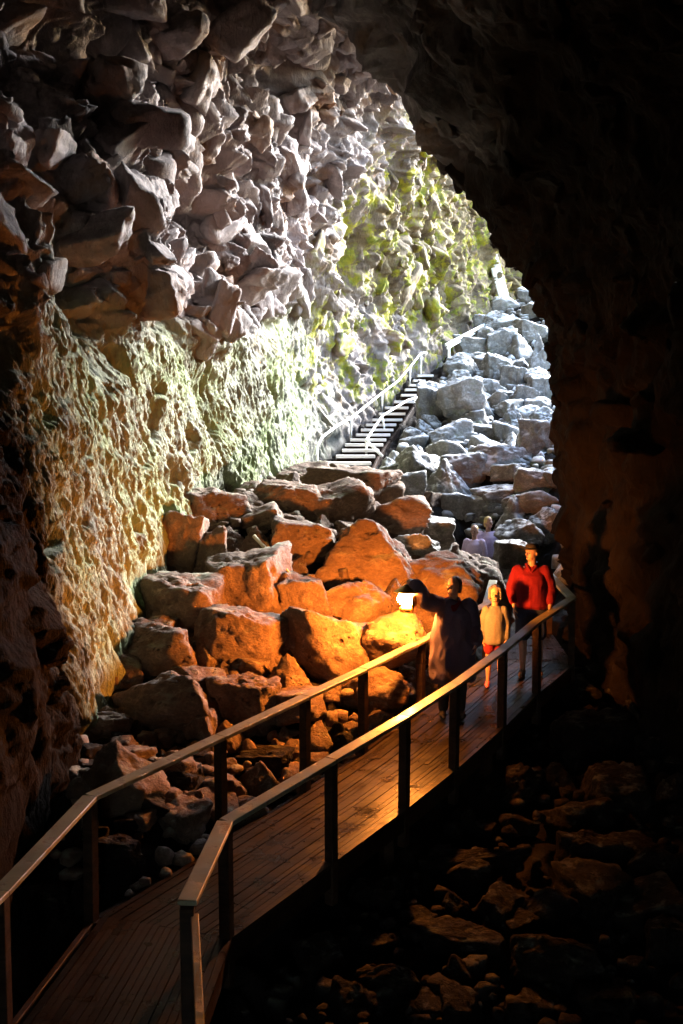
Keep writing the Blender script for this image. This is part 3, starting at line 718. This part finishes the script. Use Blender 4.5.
Bd(178, 784, 36, 26, 'rounded', 'orange tinged rock seen under the left handrail', 'the orange tinged rock')
Bd(262, 764, 60, 26, 'flat', 'dark slab between the left handrail posts', 'the dark slab between posts')
Bd(45, 905, 50, 34, 'blocky', 'dark block in the lower left corner', 'the dark corner block')
Bd(335, 738, 40, 30, 'pointed', 'dark pointed rock behind the left handrail', 'the dark pointed rock')

# the rest of the boulders: scattered over the floor, each described by what lies next to it
LAND += [(345, 460, 'the lowest stair treads'), (100, 780, 'the bend of the left handrail'), (560, 640, 'the far end of the boardwalk'), (405, 590, 'the lantern'), (20, 800, 'the dark outcrop')]
USED = set()
def describe(px, py, size, shape, tone):
    near = sorted(LAND, key=lambda l: (l[0] - px) ** 2 + (l[1] - py) ** 2)[:7]
    for lx, ly, nm in near:
        a = math.degrees(math.atan2(ly - py, px - lx)) % 360
        dirs = ['right of', 'to the upper right of', 'above', 'to the upper left of', 'left of', 'to the lower left of', 'below', 'to the lower right of']
        dist = math.hypot(lx - px, ly - py)
        for far in (('just ',) if dist < 38 else ('some way ',)):
            t = '%s %s %s stone %s%s %s' % (size, shape, tone, far, dirs[int((a + 22.5) // 45) % 8], nm)
            if len(t.replace('-', ' ').split()) <= 16 and t not in USED:
                USED.add(t); return t
    return None
rng = random.Random(21)
placed = []
def scatter(n, xr, yr, mat, tone, group, size, test, variants=7):
    k = tries = 0
    while k < n and tries < 9000:
        tries += 1
        x = rng.uniform(*xr); y = rng.uniform(*yr)
        if not test(x, y): continue
        s = rng.uniform(*size) * (.75 + rng.random() ** 2 * .7)
        if any((x - a) ** 2 + (y - b) ** 2 < (.62 * (s + c)) ** 2 for a, b, c in placed): continue
        z = float(floor_z(x, y)); kind = rng.choice(KINDS)
        px, py, _ = proj((x, y, z + s * .2))
        if not (4 < px < 679 and 4 < py < 1020): continue
        rad = s * F / y
        inside = any(abs(px - a) < .62 * w and abs(py - b) < .62 * h for a, b, w, h in BOXES)
        if inside: continue
        lab = describe(px, py, 'small' if rad < 10 else 'mid-sized' if rad < 19 else 'large', kind, tone)
        if not lab: continue
        o = bpy.data.objects.new('boulder', rock_mesh(100 + rng.randrange(variants), kind, mat)); COL.objects.link(o)
        sc_z = {'flat': .5, 'pointed': .9}.get(kind, .78)
        o.scale = (s * rng.uniform(.85, 1.2), s * rng.uniform(.8, 1.1), s * sc_z); o.rotation_euler = (rng.uniform(-.3, .3), rng.uniform(-.3, .3), rng.uniform(0, 6.28))
        o.location = (x, y, z + s * sc_z * rng.uniform(.1, .45)); tag(o, lab, 'boulder', group)
        placed.append((x, y, s)); k += 1
    return k
def walk_x(y): return -.91 + .66 * (y - 7.8) if y < 14.1 else 3.25 + .07 * (y - 14.1)
def in_walk(x, y):
    if y < 8: return -2.5 < x < -.5
    return walk_x(y) - 1.75 < x < walk_x(y) + .3
def wall_x(y): return float(np.interp(y, [6, 8.2, 10, 13, 17, 21, 26, 33, 40, 46], [-2.6, -2.3, -2.7, -2.6, -1.9, -1.0, .1, 2.9, 5.6, 9]))
def in_stairs(x, y):
    if not 22.5 < y < 34: return False
    t = (y - 23.6) / 9.4; return -.75 + 3.2 * t * .95 - .2 < x < .95 + 2.3 * t
na = scatter(88, (-3, 2.4), (9.2, 22), 'heap', 'brown', HEAP, (.14, .38), lambda x, y: x > wall_x(y) + .1 and x < walk_x(y) - 1.6 and not in_stairs(x, y))
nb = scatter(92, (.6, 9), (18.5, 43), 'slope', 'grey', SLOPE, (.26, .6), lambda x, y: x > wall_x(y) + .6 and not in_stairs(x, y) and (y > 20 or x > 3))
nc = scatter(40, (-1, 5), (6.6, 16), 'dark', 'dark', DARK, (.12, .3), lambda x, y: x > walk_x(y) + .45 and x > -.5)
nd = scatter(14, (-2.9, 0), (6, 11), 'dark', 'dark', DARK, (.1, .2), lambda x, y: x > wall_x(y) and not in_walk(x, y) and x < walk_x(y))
print('scattered', na, nb, nc, nd, 'boulders', len(BOXES))

def rubble(mat, label, n, xr, yr, sz, test, seed):
    r = np.random.RandomState(seed); V, Fc = [], []; off = 0
    base = [rock_co(300 + k, KINDS[k % 4], 2) for k in range(10)]
    for _ in range(n):
        x, y = r.uniform(*xr), r.uniform(*yr)
        if not test(x, y): continue
        c, f = base[r.randint(10)]; s = r.uniform(*sz); a = r.uniform(0, 6.28); ca, sa = math.cos(a), math.sin(a)
        q = c * s * np.array([1, r.uniform(.7, 1), r.uniform(.45, .9)]); q = np.stack([q[:, 0] * ca - q[:, 1] * sa, q[:, 0] * sa + q[:, 1] * ca, q[:, 2]], 1)
        V.append(q + np.array([x, y, float(floor_z(x, y)) + r.uniform(-.04, .10)])); Fc.append(f + off); off += len(c)
    me = mesh_np('rubble', np.concatenate(V), np.concatenate(Fc)); me.shade_smooth()
    tag(link('rubble', me, M[mat]), label, 'rubble', kind='stuff')
rubble('heap', 'loose brown stones filling the gaps of the lantern lit heap', 1500, (-3, 2.4), (8.5, 22), (.04, .13), lambda x, y: wall_x(y) - .2 < x < walk_x(y) - 1.3, 3)
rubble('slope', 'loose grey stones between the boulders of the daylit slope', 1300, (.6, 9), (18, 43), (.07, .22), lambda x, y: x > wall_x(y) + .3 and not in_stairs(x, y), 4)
rubble('dark', 'loose dark stones on the floor right of the boardwalk', 1300, (-2, 5), (5, 16), (.03, .12), lambda x, y: x > walk_x(y) + .1 or y < 8, 5)
M['stick'] = plain('bleached_stick', (.42, .36, .24), .8, sc=20, bump=.004)
for pts, lab in [(((254, 536), (268, 551), (279, 560), (290, 574)), 'long pale bent stick lying on the upper heap beside the small peaked boulder')]:
    q = []
    for a, b in pts:
        d_ = hit(a, b + 8); q.append(P(a, b, d_ - .42))
    m_ = sum((v.y for v in q)) / len(q)
    bm = bmesh.new(); tube(bm, [V_ if abs(V_.y - m_) < .5 else Vector((V_.x, m_, V_.z)) for V_ in q], [.03] + [.026] * (len(q) - 2) + [.016], 8)
    tag(link('stick', bm_mesh(bm, 'stick'), M['stick'], None, True), lab, 'stick')
# ------------------------------------------------------------------ people and the lantern
M['skin'] = plain('skin', (.34, .19, .13), .5, var=.08)
M['mouth'] = plain('lips', (.30, .10, .09), .5); M['eye'] = plain('dark_eye', (.02, .015, .012), .25)
def cloth(name, c, sc=60): return plain(name, c, .9, spec=.2, var=.14, sc=sc, bump=.003)
M['red'] = cloth('red_fleece', (.12, .004, .011)); M['navy'] = cloth('navy_cotton', (.03, .035, .07)); M['plum'] = cloth('plum_coat', (.075, .055, .085)); M['black'] = cloth('black_cloth', (.025, .022, .022))
M['cream'] = cloth('cream_knit', (.11, .105, .105)); M['crimson'] = cloth('crimson_cotton', (.12, .008, .014)); M['lilac'] = cloth('pale_lilac_cotton', (.62, .50, .66)); M['jean'] = cloth('blue_denim', (.08, .10, .17))
M['brown_hair'] = plain('brown_hair', (.06, .03, .018), .5, sc=90, bump=.006); M['blond'] = plain('blond_hair', (.50, .34, .11), .5, sc=90, bump=.006)
M['leather'] = plain('brown_leather', (.09, .05, .03), .5); M['pink'] = plain('pink_canvas', (.65, .12, .16), .7)
V3 = lambda *a: Vector(a)
def _cap(bm, a, b, ra, rb, n=12):
    a, b = Vector(a), Vector(b); t = (b - a).normalized(); s = t.orthogonal().normalized(); u = t.cross(s); rings = []
    prof = [(a - t * ra * math.sin(e), ra * math.cos(e)) for e in (1.35, .9, .45, 0)] + [(b + t * rb * math.sin(e), rb * math.cos(e)) for e in (0, .45, .9, 1.35)]
    for c, r in prof: rings.append([bm.verts.new(c + (s * math.cos(6.28319 * k / n) + u * math.sin(6.28319 * k / n)) * r) for k in range(n)])
    for A, B in zip(rings, rings[1:]):
        for k in range(n): bm.faces.new((A[k], A[(k + 1) % n], B[(k + 1) % n], B[k]))
    bm.faces.new(rings[0][::-1]); bm.faces.new(rings[-1])
def _ell(bm, c, r):
    bmesh.ops.create_uvsphere(bm, u_segments=20, v_segments=14, radius=1, matrix=Matrix.Translation(Vector(c)) @ Matrix.Diagonal((*r, 1)))
def _loft(bm, secs, n=28):
    rings = [[bm.verts.new((cx + rx * math.cos(6.28319 * k / n), cy_ + ry * math.sin(6.28319 * k / n), z)) for k in range(n)] for cx, cy_, z, rx, ry in secs]
    for A, B in zip(rings, rings[1:]):
        for k in range(n): bm.faces.new((A[k], A[(k + 1) % n], B[(k + 1) % n], B[k]))
    bm.faces.new(rings[0][::-1]); bm.faces.new(rings[-1])
def fuse(name, prims, voxel, fold=0, fs=6, it=3, sc=1.0):
    """merge overlapping solids into one continuous skin"""
    bm = bmesh.new()
    for p in prims: {'cap': _cap, 'ell': _ell, 'loft': _loft}[p[0]](bm, *p[1:])
    bmesh.ops.recalc_face_normals(bm, faces=bm.faces)
    me = bpy.data.meshes.new('tmp'); bm.to_mesh(me); bm.free()
    o = bpy.data.objects.new('tmp', me); COL.objects.link(o)
    m = o.modifiers.new('r', 'REMESH'); m.mode = 'VOXEL'; m.voxel_size = voxel
    m = o.modifiers.new('s', 'SMOOTH'); m.factor = .5; m.iterations = it
    dg = bpy.context.evaluated_depsgraph_get(); out = bpy.data.meshes.new_from_object(o.evaluated_get(dg)); out.name = name
    bpy.data.objects.remove(o); bpy.data.meshes.remove(me)
    n = len(out.vertices); c = np.empty(n * 3, np.float32); out.vertices.foreach_get('co', c); c = c.reshape(-1, 3).astype(float)
    if fold:
        nm = np.empty(n * 3, np.float32); out.vertices.foreach_get('normal', nm); nm = nm.reshape(-1, 3)
        c = c + nm * (fold * (ridged(c * np.array([fs, fs, fs * .45]) + 3, 2)))[:, None]
    c = c * sc
    out.vertices.foreach_set('co', c.astype(np.float32).ravel()); out.shade_smooth(); out.update(); return out
def hand(w, d, nrm, side, curl):
    w, d, nrm = Vector(w), Vector(d).normalized(), Vector(nrm).normalized(); s = d.cross(nrm).normalized(); nrm = s.cross(d).normalized(); P_ = []
    for k in range(4):
        o = (k - 1.5) * .021; kn = w + d * (.088 - abs(k - 1.3) * .004) + s * o
        P_.append(('cap', w + s * o * .6, kn, .017, .013))
        L = (.074, .083, .077, .060)[k]
        a1, a2, a3 = curl * .6, curl * 1.4, curl * 2.0
        p1 = kn + (d * math.cos(a1) + nrm * math.sin(a1)) * L * .45; p2 = p1 + (d * math.cos(a2) + nrm * math.sin(a2)) * L * .32; p3 = p2 + (d * math.cos(a3) + nrm * math.sin(a3)) * L * .23
        P_ += [('cap', kn, p1, .0105, .0095), ('cap', p1, p2, .0095, .009), ('cap', p2, p3, .009, .0078)]
    b = w + d * .025 - s * side * .022; t1 = b + (d * .65 - s * side * .75 + nrm * .35).normalized() * .042; t2 = t1 + (d * .8 - s * side * .1 + nrm * (.3 + curl * .6)).normalized() * .034
    return P_ + [('cap', b, t1, .016, .012), ('cap', t1, t2, .012, .0095)]
def person(label, loc, rz, scale, J=None, head=1.0, turn=0.0, hands=((.5), (.5)), group=None):
    j = {'hipL': (-.095, 0, .92), 'kneeL': (-.105, -.025, .50), 'ankL': (-.115, .02, .085), 'hipR': (.095, 0, .92), 'kneeR': (.105, -.025, .50), 'ankR': (.115, .02, .085),
         'shL': (-.185, .005, 1.435), 'elL': (-.255, .03, 1.16), 'wrL': (-.25, -.06, .915), 'shR': (.185, .005, 1.435), 'elR': (.255, .03, 1.16), 'wrR': (.25, -.06, .915),
         'handL': ((.04, -.12, -1), (.9, .1, 0)), 'handR': ((-.04, -.12, -1), (-.9, .1, 0))}
    j.update(J or {})
    hz = 1.52; hs = head
    ct, st = math.cos(turn), math.sin(turn)
    def hp(x, y, z): return (hs * (x * ct - y * st), -.01 + hs * (x * st + y * ct), hz + hs * z)
    pr = [('ell', hp(0, .008, .20), (.077 * hs, .094 * hs, .098 * hs)), ('ell', hp(0, -.012, .15), (.068 * hs, .078 * hs, .085 * hs)), ('ell', hp(0, -.04, .092), (.047 * hs, .048 * hs, .040 * hs)),
          ('cap', hp(0, -.088, .175), hp(0, -.112, .142), .010 * hs, .015 * hs), ('cap', hp(-.028, -.082, .188), hp(.028, -.082, .188), .013 * hs, .013 * hs),
          ('ell', hp(-.078, .008, .155), (.013 * hs, .020 * hs, .032 * hs)), ('ell', hp(.078, .008, .155), (.013 * hs, .020 * hs, .032 * hs)), ('cap', (0, .01, 1.42), hp(0, .005, .10), .060, .053 * hs),
          ('loft', [(0, 0, .84, .10, .08), (0, 0, .92, .165, .115), (0, 0, 1.02, .160, .112), (0, 0, 1.12, .150, .105), (0, 0, 1.28, .172, .12), (0, 0, 1.38, .18, .115), (0, .005, 1.45, .13, .085), (0, .01, 1.485, .07, .06)])]
    for S, sg in (('L', -1), ('R', 1)):
        pr += [('cap', (sg * .11, .005, 1.43), j['sh' + S], .066, .062), ('cap', j['sh' + S], j['el' + S], .052, .041), ('cap', j['el' + S], j['wr' + S], .041, .027),
               ('cap', j['hip' + S], j['knee' + S], .084, .056), ('cap', j['knee' + S], Vector(j['knee' + S]).lerp(Vector(j['ank' + S]), .35), .054, .055), ('cap', Vector(j['knee' + S]).lerp(Vector(j['ank' + S]), .35), j['ank' + S], .055, .036)]
        a = Vector(j['ank' + S]); pr += [('cap', a + V3(0, .03, -.04), a + V3(sg * .02, -.13, -.055), .036, .028)]
        d_, n_ = j['hand' + S]; pr += hand(j['wr' + S], d_, n_, sg, hands[0] if S == 'L' else hands[1])
    root = empty('person', loc, label, 'person', group, rz)
    body = link('body', fuse('body', pr, .0062, it=2, sc=scale), M['skin'], root)
    def add(name, prims, mat, voxel=.011, fold=0, fs=6, parent=None, lab=None, it=3):
        o = link(name, fuse(name, prims, voxel, fold, fs, it, scale), M[mat], parent or root)
        if lab: o['label'] = lab
        return o
    for sx in (-1, 1): add('eye', [('ell', hp(sx * .030, -.079, .160), (.012 * hs, .010 * hs, .0065 * hs))], 'eye', .003, it=1)
    add('mouth', [('ell', hp(0, -.083, .098), (.024 * hs, .012 * hs, .006 * hs))], 'mouth', .003, it=1)
    return root, j, hp, add
def lerp(a, b, t): return Vector(a).lerp(Vector(b), t)
def sleeves(j, frac, r0=.072, r1=.056, r2=.048):
    out = []
    for S, sg in (('L', -1), ('R', 1)):
        out.append(('cap', (sg * .09, .005, 1.415), j['sh' + S], .070, r0 - .004)); out.append(('cap', j['sh' + S], lerp(j['sh' + S], j['el' + S], min(1, frac)), r0, r1))
        if frac > 1: out.append(('cap', j['el' + S], lerp(j['el' + S], j['wr' + S], frac - 1), r1, r2))
    return out
def legs(j, frac, r0=.102, r1=.085, r2=.062):
    out = [('loft', [(0, 0, .80, .12, .1), (0, 0, .88, .185, .132), (0, 0, 1.0, .178, .128), (0, 0, 1.03, .172, .122)])]
    for S in 'LR':
        out.append(('cap', j['hip' + S], lerp(j['hip' + S], j['knee' + S], min(1, frac)), r0, r1))
        if frac > 1: out.append(('cap', j['knee' + S], lerp(j['knee' + S], j['ank' + S], frac - 1), r1, r2))
    return out
def shoes(j, add, mat):
    for S, sg in (('L', -1), ('R', 1)):
        a = Vector(j['ank' + S]); add('shoe', [('cap', a + V3(0, .035, -.035), a + V3(sg * .02, -.13, -.048), .047, .038), ('loft', [(a.x + sg * .008, a.y - .055, a.z - .085, .043, .125), (a.x + sg * .008, a.y - .055, a.z - .06, .046, .13)])], mat, .009, it=2)

# the man in red
root, j, hp, add = person('man in a red pullover and dark hat standing at the end of the boardwalk', P(530, 675, 13.75), math.radians(-12), 1.03,
    {'kneeL': (-.10, -.06, .50), 'ankL': (-.10, -.03, .085), 'kneeR': (.11, .0, .5), 'ankR': (.12, .05, .085), 'elL': (-.265, .03, 1.17), 'wrL': (-.22, -.10, .95), 'shL': (-.185, 0, 1.43), 'shR': (.185, 0, 1.43), 'elR': (.265, .03, 1.17), 'wrR': (.25, -.10, .95)}, turn=-.7)
top_ = [('loft', [(0, 0, .93, .19, .14), (0, 0, .97, .215, .158), (0, 0, 1.12, .205, .155), (0, 0, 1.26, .205, .158), (0, 0, 1.37, .185, .14), (0, .005, 1.44, .12, .10), (0, .01, 1.49, .078, .074)])]
pull = add('pullover', top_ + sleeves(j, 1.62, .074, .068, .052), 'red', .010, .012, 6)
add('collar', [('cap', (-.06, -.05, 1.505), (.0, -.105, 1.42), .022, .016), ('cap', (.06, -.05, 1.505), (.0, -.105, 1.42), .022, .016), ('cap', (-.07, .03, 1.515), (.07, .03, 1.515), .024, .024)], 'red', .008, parent=pull)
add('shorts', legs(j, .80, .108, .105), 'navy', .011, .006, 6); shoes(j, add, 'leather')
hatp = [('loft', [(*hp(0, 0, .215)[:2], hp(0, 0, .215)[2], .112, .132), (*hp(0, 0, .225)[:2], hp(0, 0, .228)[2], .112, .132)]), ('loft', [(*hp(0, .005, .2)[:2], hp(0, 0, .205)[2], .092, .108), (*hp(0, .005, .25)[:2], hp(0, 0, .255)[2], .090, .106), (*hp(0, .005, .29)[:2], hp(0, 0, .29)[2], .062, .08)])]
add('hat', hatp, 'black', .007, it=2)
add('hair', [('ell', hp(0, .03, .17), (.078, .080, .07))], 'brown_hair', .008, .004, 20)

# the woman with the lantern
root, j, hp, add = person('woman in a long plum coat holding up the bright lantern beside the handrail', P(452, 716, 12.45), 0, .985,
    {'elL': (-.37, -.13, 1.53), 'wrL': (-.50, -.11, 1.745), 'shL': (-.19, -.01, 1.46), 'handL': ((-.5, .5, .45), (-.4, .4, -.8)), 'elR': (.30, .02, 1.17), 'wrR': (.28, -.13, .99)}, turn=-.8, hands=(1.15, .5))
coat = [('loft', [(0, 0, .48, .24, .17), (0, 0, .52, .27, .2), (0, 0, .75, .275, .205), (0, 0, 1.0, .265, .195), (0, 0, 1.2, .24, .175), (0, 0, 1.36, .215, .15), (0, .005, 1.45, .15, .105), (0, .01, 1.50, .085, .08)])]
ct_ = add('coat', coat + sleeves(j, 1.86, .088, .076, .060), 'plum', .011, .030, 4.2)
add('scarf', [('cap', (-.07, -.05, 1.50), (0, -.12, 1.42), .03, .035), ('cap', (.07, -.05, 1.50), (0, -.12, 1.42), .03, .035), ('cap', (-.075, .03, 1.52), (.075, .03, 1.52), .032, .032), ('cap', (-.075, .03, 1.52), (-.07, -.05, 1.5), .03, .03), ('cap', (.075, .03, 1.52), (.07, -.05, 1.5), .03, .03)], 'crimson', .009, .004, 14)
add('trousers', legs(j, 1.93, .106, .082, .062), 'black', .012, .006, 6); shoes(j, add, 'black')
add('hair', [('ell', hp(0, .042, .212), (.084, .082, .092)), ('ell', hp(-.068, .055, .15), (.022, .04, .06)), ('ell', hp(.068, .055, .15), (.022, .04, .06)), ('ell', hp(0, .09, .15), (.06, .04, .07))], 'brown_hair', .007, .004, 22)
def woman_pt(v): return Vector(v) * .985 + P(452, 716, 12.45)

# the child
root, j, hp, add = person('small child in a cream hooded jumper and crimson shorts standing beside the man in red', P(494, 686, 13.35), math.radians(-8), .735,
    {'elL': (-.225, .02, 1.14), 'wrL': (-.215, -.05, .90), 'shL': (-.155, .005, 1.42), 'shR': (.155, .005, 1.42), 'elR': (.22, .02, 1.14), 'wrR': (.21, -.05, .90)}, head=1.24, turn=-.1)
jt = [('loft', [(0, 0, .80, .18, .14), (0, 0, .84, .205, .16), (0, 0, 1.0, .20, .155), (0, 0, 1.25, .19, .15), (0, 0, 1.36, .175, .135), (0, .005, 1.45, .13, .10), (0, .01, 1.50, .09, .08)])]
jm = add('jumper', jt + sleeves(j, 1.9, .080, .070, .056), 'cream', .012, .010, 6)
add('hood', [('ell', hp(0, .040, .205), (.118, .100, .130)), ('ell', hp(0, .055, .10), (.11, .085, .10)), ('cap', hp(-.082, -.02, .11), hp(-.07, -.03, .25), .028, .028), ('cap', hp(.082, -.02, .11), hp(.07, -.03, .25), .028, .028), ('cap', hp(-.07, -.03, .25), hp(.07, -.03, .25), .03, .03)], 'cream', .010, .004, 14, parent=jm)
add('shorts', legs(j, .55, .105, .1), 'crimson', .012, .005, 6); shoes(j, add, 'pink')

# two visitors farther up the path
root, j, hp, add = person('distant fair haired visitor in a pale lilac shirt standing among the boulders', Vector(P(488.5, 520, 20.3)) + V3(0, 0, -1.66), math.radians(15), .95, turn=.3)
add('shirt', top_[:1] + sleeves(j, 1.2, .08, .07, .06), 'lilac', .013, .008, 6); add('trousers', legs(j, 1.93), 'jean', .014); shoes(j, add, 'leather')
add('hair', [('ell', hp(0, .022, .21), (.088, .09, .095)), ('ell', hp(0, .07, .14), (.07, .045, .08))], 'blond', .008, .004, 22)
root, j, hp, add = person('smaller distant visitor with pale blond hair half in front of the taller one', Vector(P(474.5, 524, 19.9)) + V3(0, 0, -1.54), math.radians(-15), .82, head=1.12, turn=-.2)
add('shirt', top_[:1] + sleeves(j, 1.2, .08, .07, .06), 'lilac', .013, .008, 6); add('shorts', legs(j, .8), 'crimson', .014); shoes(j, add, 'leather')
add('hair', [('ell', hp(0, .022, .21), (.088, .09, .095)), ('ell', hp(0, .07, .14), (.07, .045, .08))], 'blond', .008, .004, 22)

# the lantern hangs by its bail from her curled fingers
em = NT('glowing_mantle'); e = em.t.nodes.new('ShaderNodeEmission'); e.inputs[0].default_value = (1, .29, .04, 1); e.inputs[1].default_value = LANTERN
em.l(e.outputs[0], em.out.inputs[0]); em.t.nodes.remove(em.b); M['glow'] = em.m
M['brass'] = plain('worn_brass', (.45, .32, .12), .35, metal=1)
hw = woman_pt((-.50, -.11, 1.745)) + Vector((-.5, .5, .45)).normalized() * .09 + V3(-.01, .01, -.02)
K = 1.35
lb = hw + V3(-.035, -.045, -.285 * K)
lan = empty('lantern', lb, 'blazing pressure lantern held up in the hand of the woman in the plum coat', 'lantern')
def lp(name, fn, mat, parent=None, sm=True):
    bm = bmesh.new(); fn(bm); return part(name, bm, mat, parent or lan, sm)
L0 = lambda x, y, z: lb + V3(x, y, z) * K
S_ = lambda pr: [(r * K, z * K) for r, z in pr]
lp('fuel_tank', lambda b: lathe(b, S_([(.055, 0), (.066, .008), (.068, .035), (.055, .05), (.03, .058), (.03, .068)]), lb, 24), M['brass'])
lp('globe', lambda b: lathe(b, S_([(.035, .064), (.062, .075), (.086, .105), (.088, .13), (.076, .16), (.05, .188), (.04, .2)]), lb, 28), M['glow'])
lp('cap_light_hood', lambda b: lathe(b, S_([(.05, .2), (.125, .188), (.127, .193), (.045, .235), (.03, .25), (.012, .26)]), lb, 24), M['brass'])  # brim widened into an added hood that cuts light going up
for k in range(4):
    a = .785 + k * 1.571; c_, s_ = math.cos(a), math.sin(a)
    lp('guard_wire', lambda b: tube(b, [L0(.05 * c_, .05 * s_, .05), L0(.082 * c_, .082 * s_, .08), L0(.082 * c_, .082 * s_, .19), L0(.052 * c_, .052 * s_, .208)], .003, 6), M['brass'])
lp('bail', lambda b: tube(b, [L0(.064 * math.cos(t), 0, .195 + .095 * math.sin(t)) for t in np.linspace(0, math.pi, 14)], .0038, 6), M['brass'])

def shield(b):
    rows = []
    for t in np.linspace(math.radians(-66), math.radians(10), 12):
        rows.append([b.verts.new(L0(r * math.cos(t), r * math.sin(t), z)) for r, z in ((.094, .0), (.094, .165), (.097, .165), (.097, .0))])
    for A, B in zip(rows, rows[1:]):
        for k in range(4): b.faces.new((A[k], A[(k + 1) % 4], B[(k + 1) % 4], B[k]))
    b.faces.new(rows[0][::-1]); b.faces.new(rows[-1])
lp('added_shield', shield, M['brass'])  # added shield, keeps lantern light off the right side of the cave
# ------------------------------------------------------------------ camera, light
cam = bpy.data.cameras.new('camera'); cam.lens = 35; cam.sensor_fit = 'VERTICAL'; cam.sensor_height = 36; cam.clip_end = 500
co = bpy.data.objects.new('camera', cam); COL.objects.link(co); co.location = (0, 0, H); co.rotation_euler = (math.pi / 2 - TH, 0, 0); scene.camera = co
SUN_EL, SUN_AZ = SUNP = (math.radians(27), math.radians(50))     # azimuth from +Y towards +X
sd = Vector((math.sin(SUN_AZ) * math.cos(SUN_EL), math.cos(SUN_AZ) * math.cos(SUN_EL), math.sin(SUN_EL)))
sl_ = bpy.data.lights.new('sun', 'SUN'); sl_.energy = 2.1; sl_.angle = math.radians(28); sl_.color = (.93, .965, 1)
so = bpy.data.objects.new('sun', sl_); COL.objects.link(so); so.rotation_euler = sd.to_track_quat('Z', 'Y').to_euler(); so.location = (10, 30, 30)
w = bpy.data.worlds.new('World'); scene.world = w; w.use_nodes = True; nt = w.node_tree
bg = nt.nodes['Background']; sky = nt.nodes.new('ShaderNodeTexSky'); sky.sky_type = 'NISHITA'; sky.sun_disc = False
sky.sun_elevation = SUN_EL; sky.sun_rotation = SUN_AZ; nt.links.new(sky.outputs[0], bg.inputs[0]); bg.inputs[1].default_value = .15
vs = scene.view_settings; vs.view_transform = 'Standard'; vs.look = 'None'; vs.exposure = EXPOSURE; vs.gamma = 1; vs.use_curve_mapping = False
scene.render.engine = 'CYCLES'; cy = scene.cycles
cy.use_denoising = True; cy.denoiser = 'OPENIMAGEDENOISE'; cy.denoising_input_passes = 'RGB_ALBEDO_NORMAL'
cy.max_bounces = 8; cy.diffuse_bounces = 1; cy.glossy_bounces = 2; cy.sample_clamp_indirect = 6
cy.use_light_tree = True
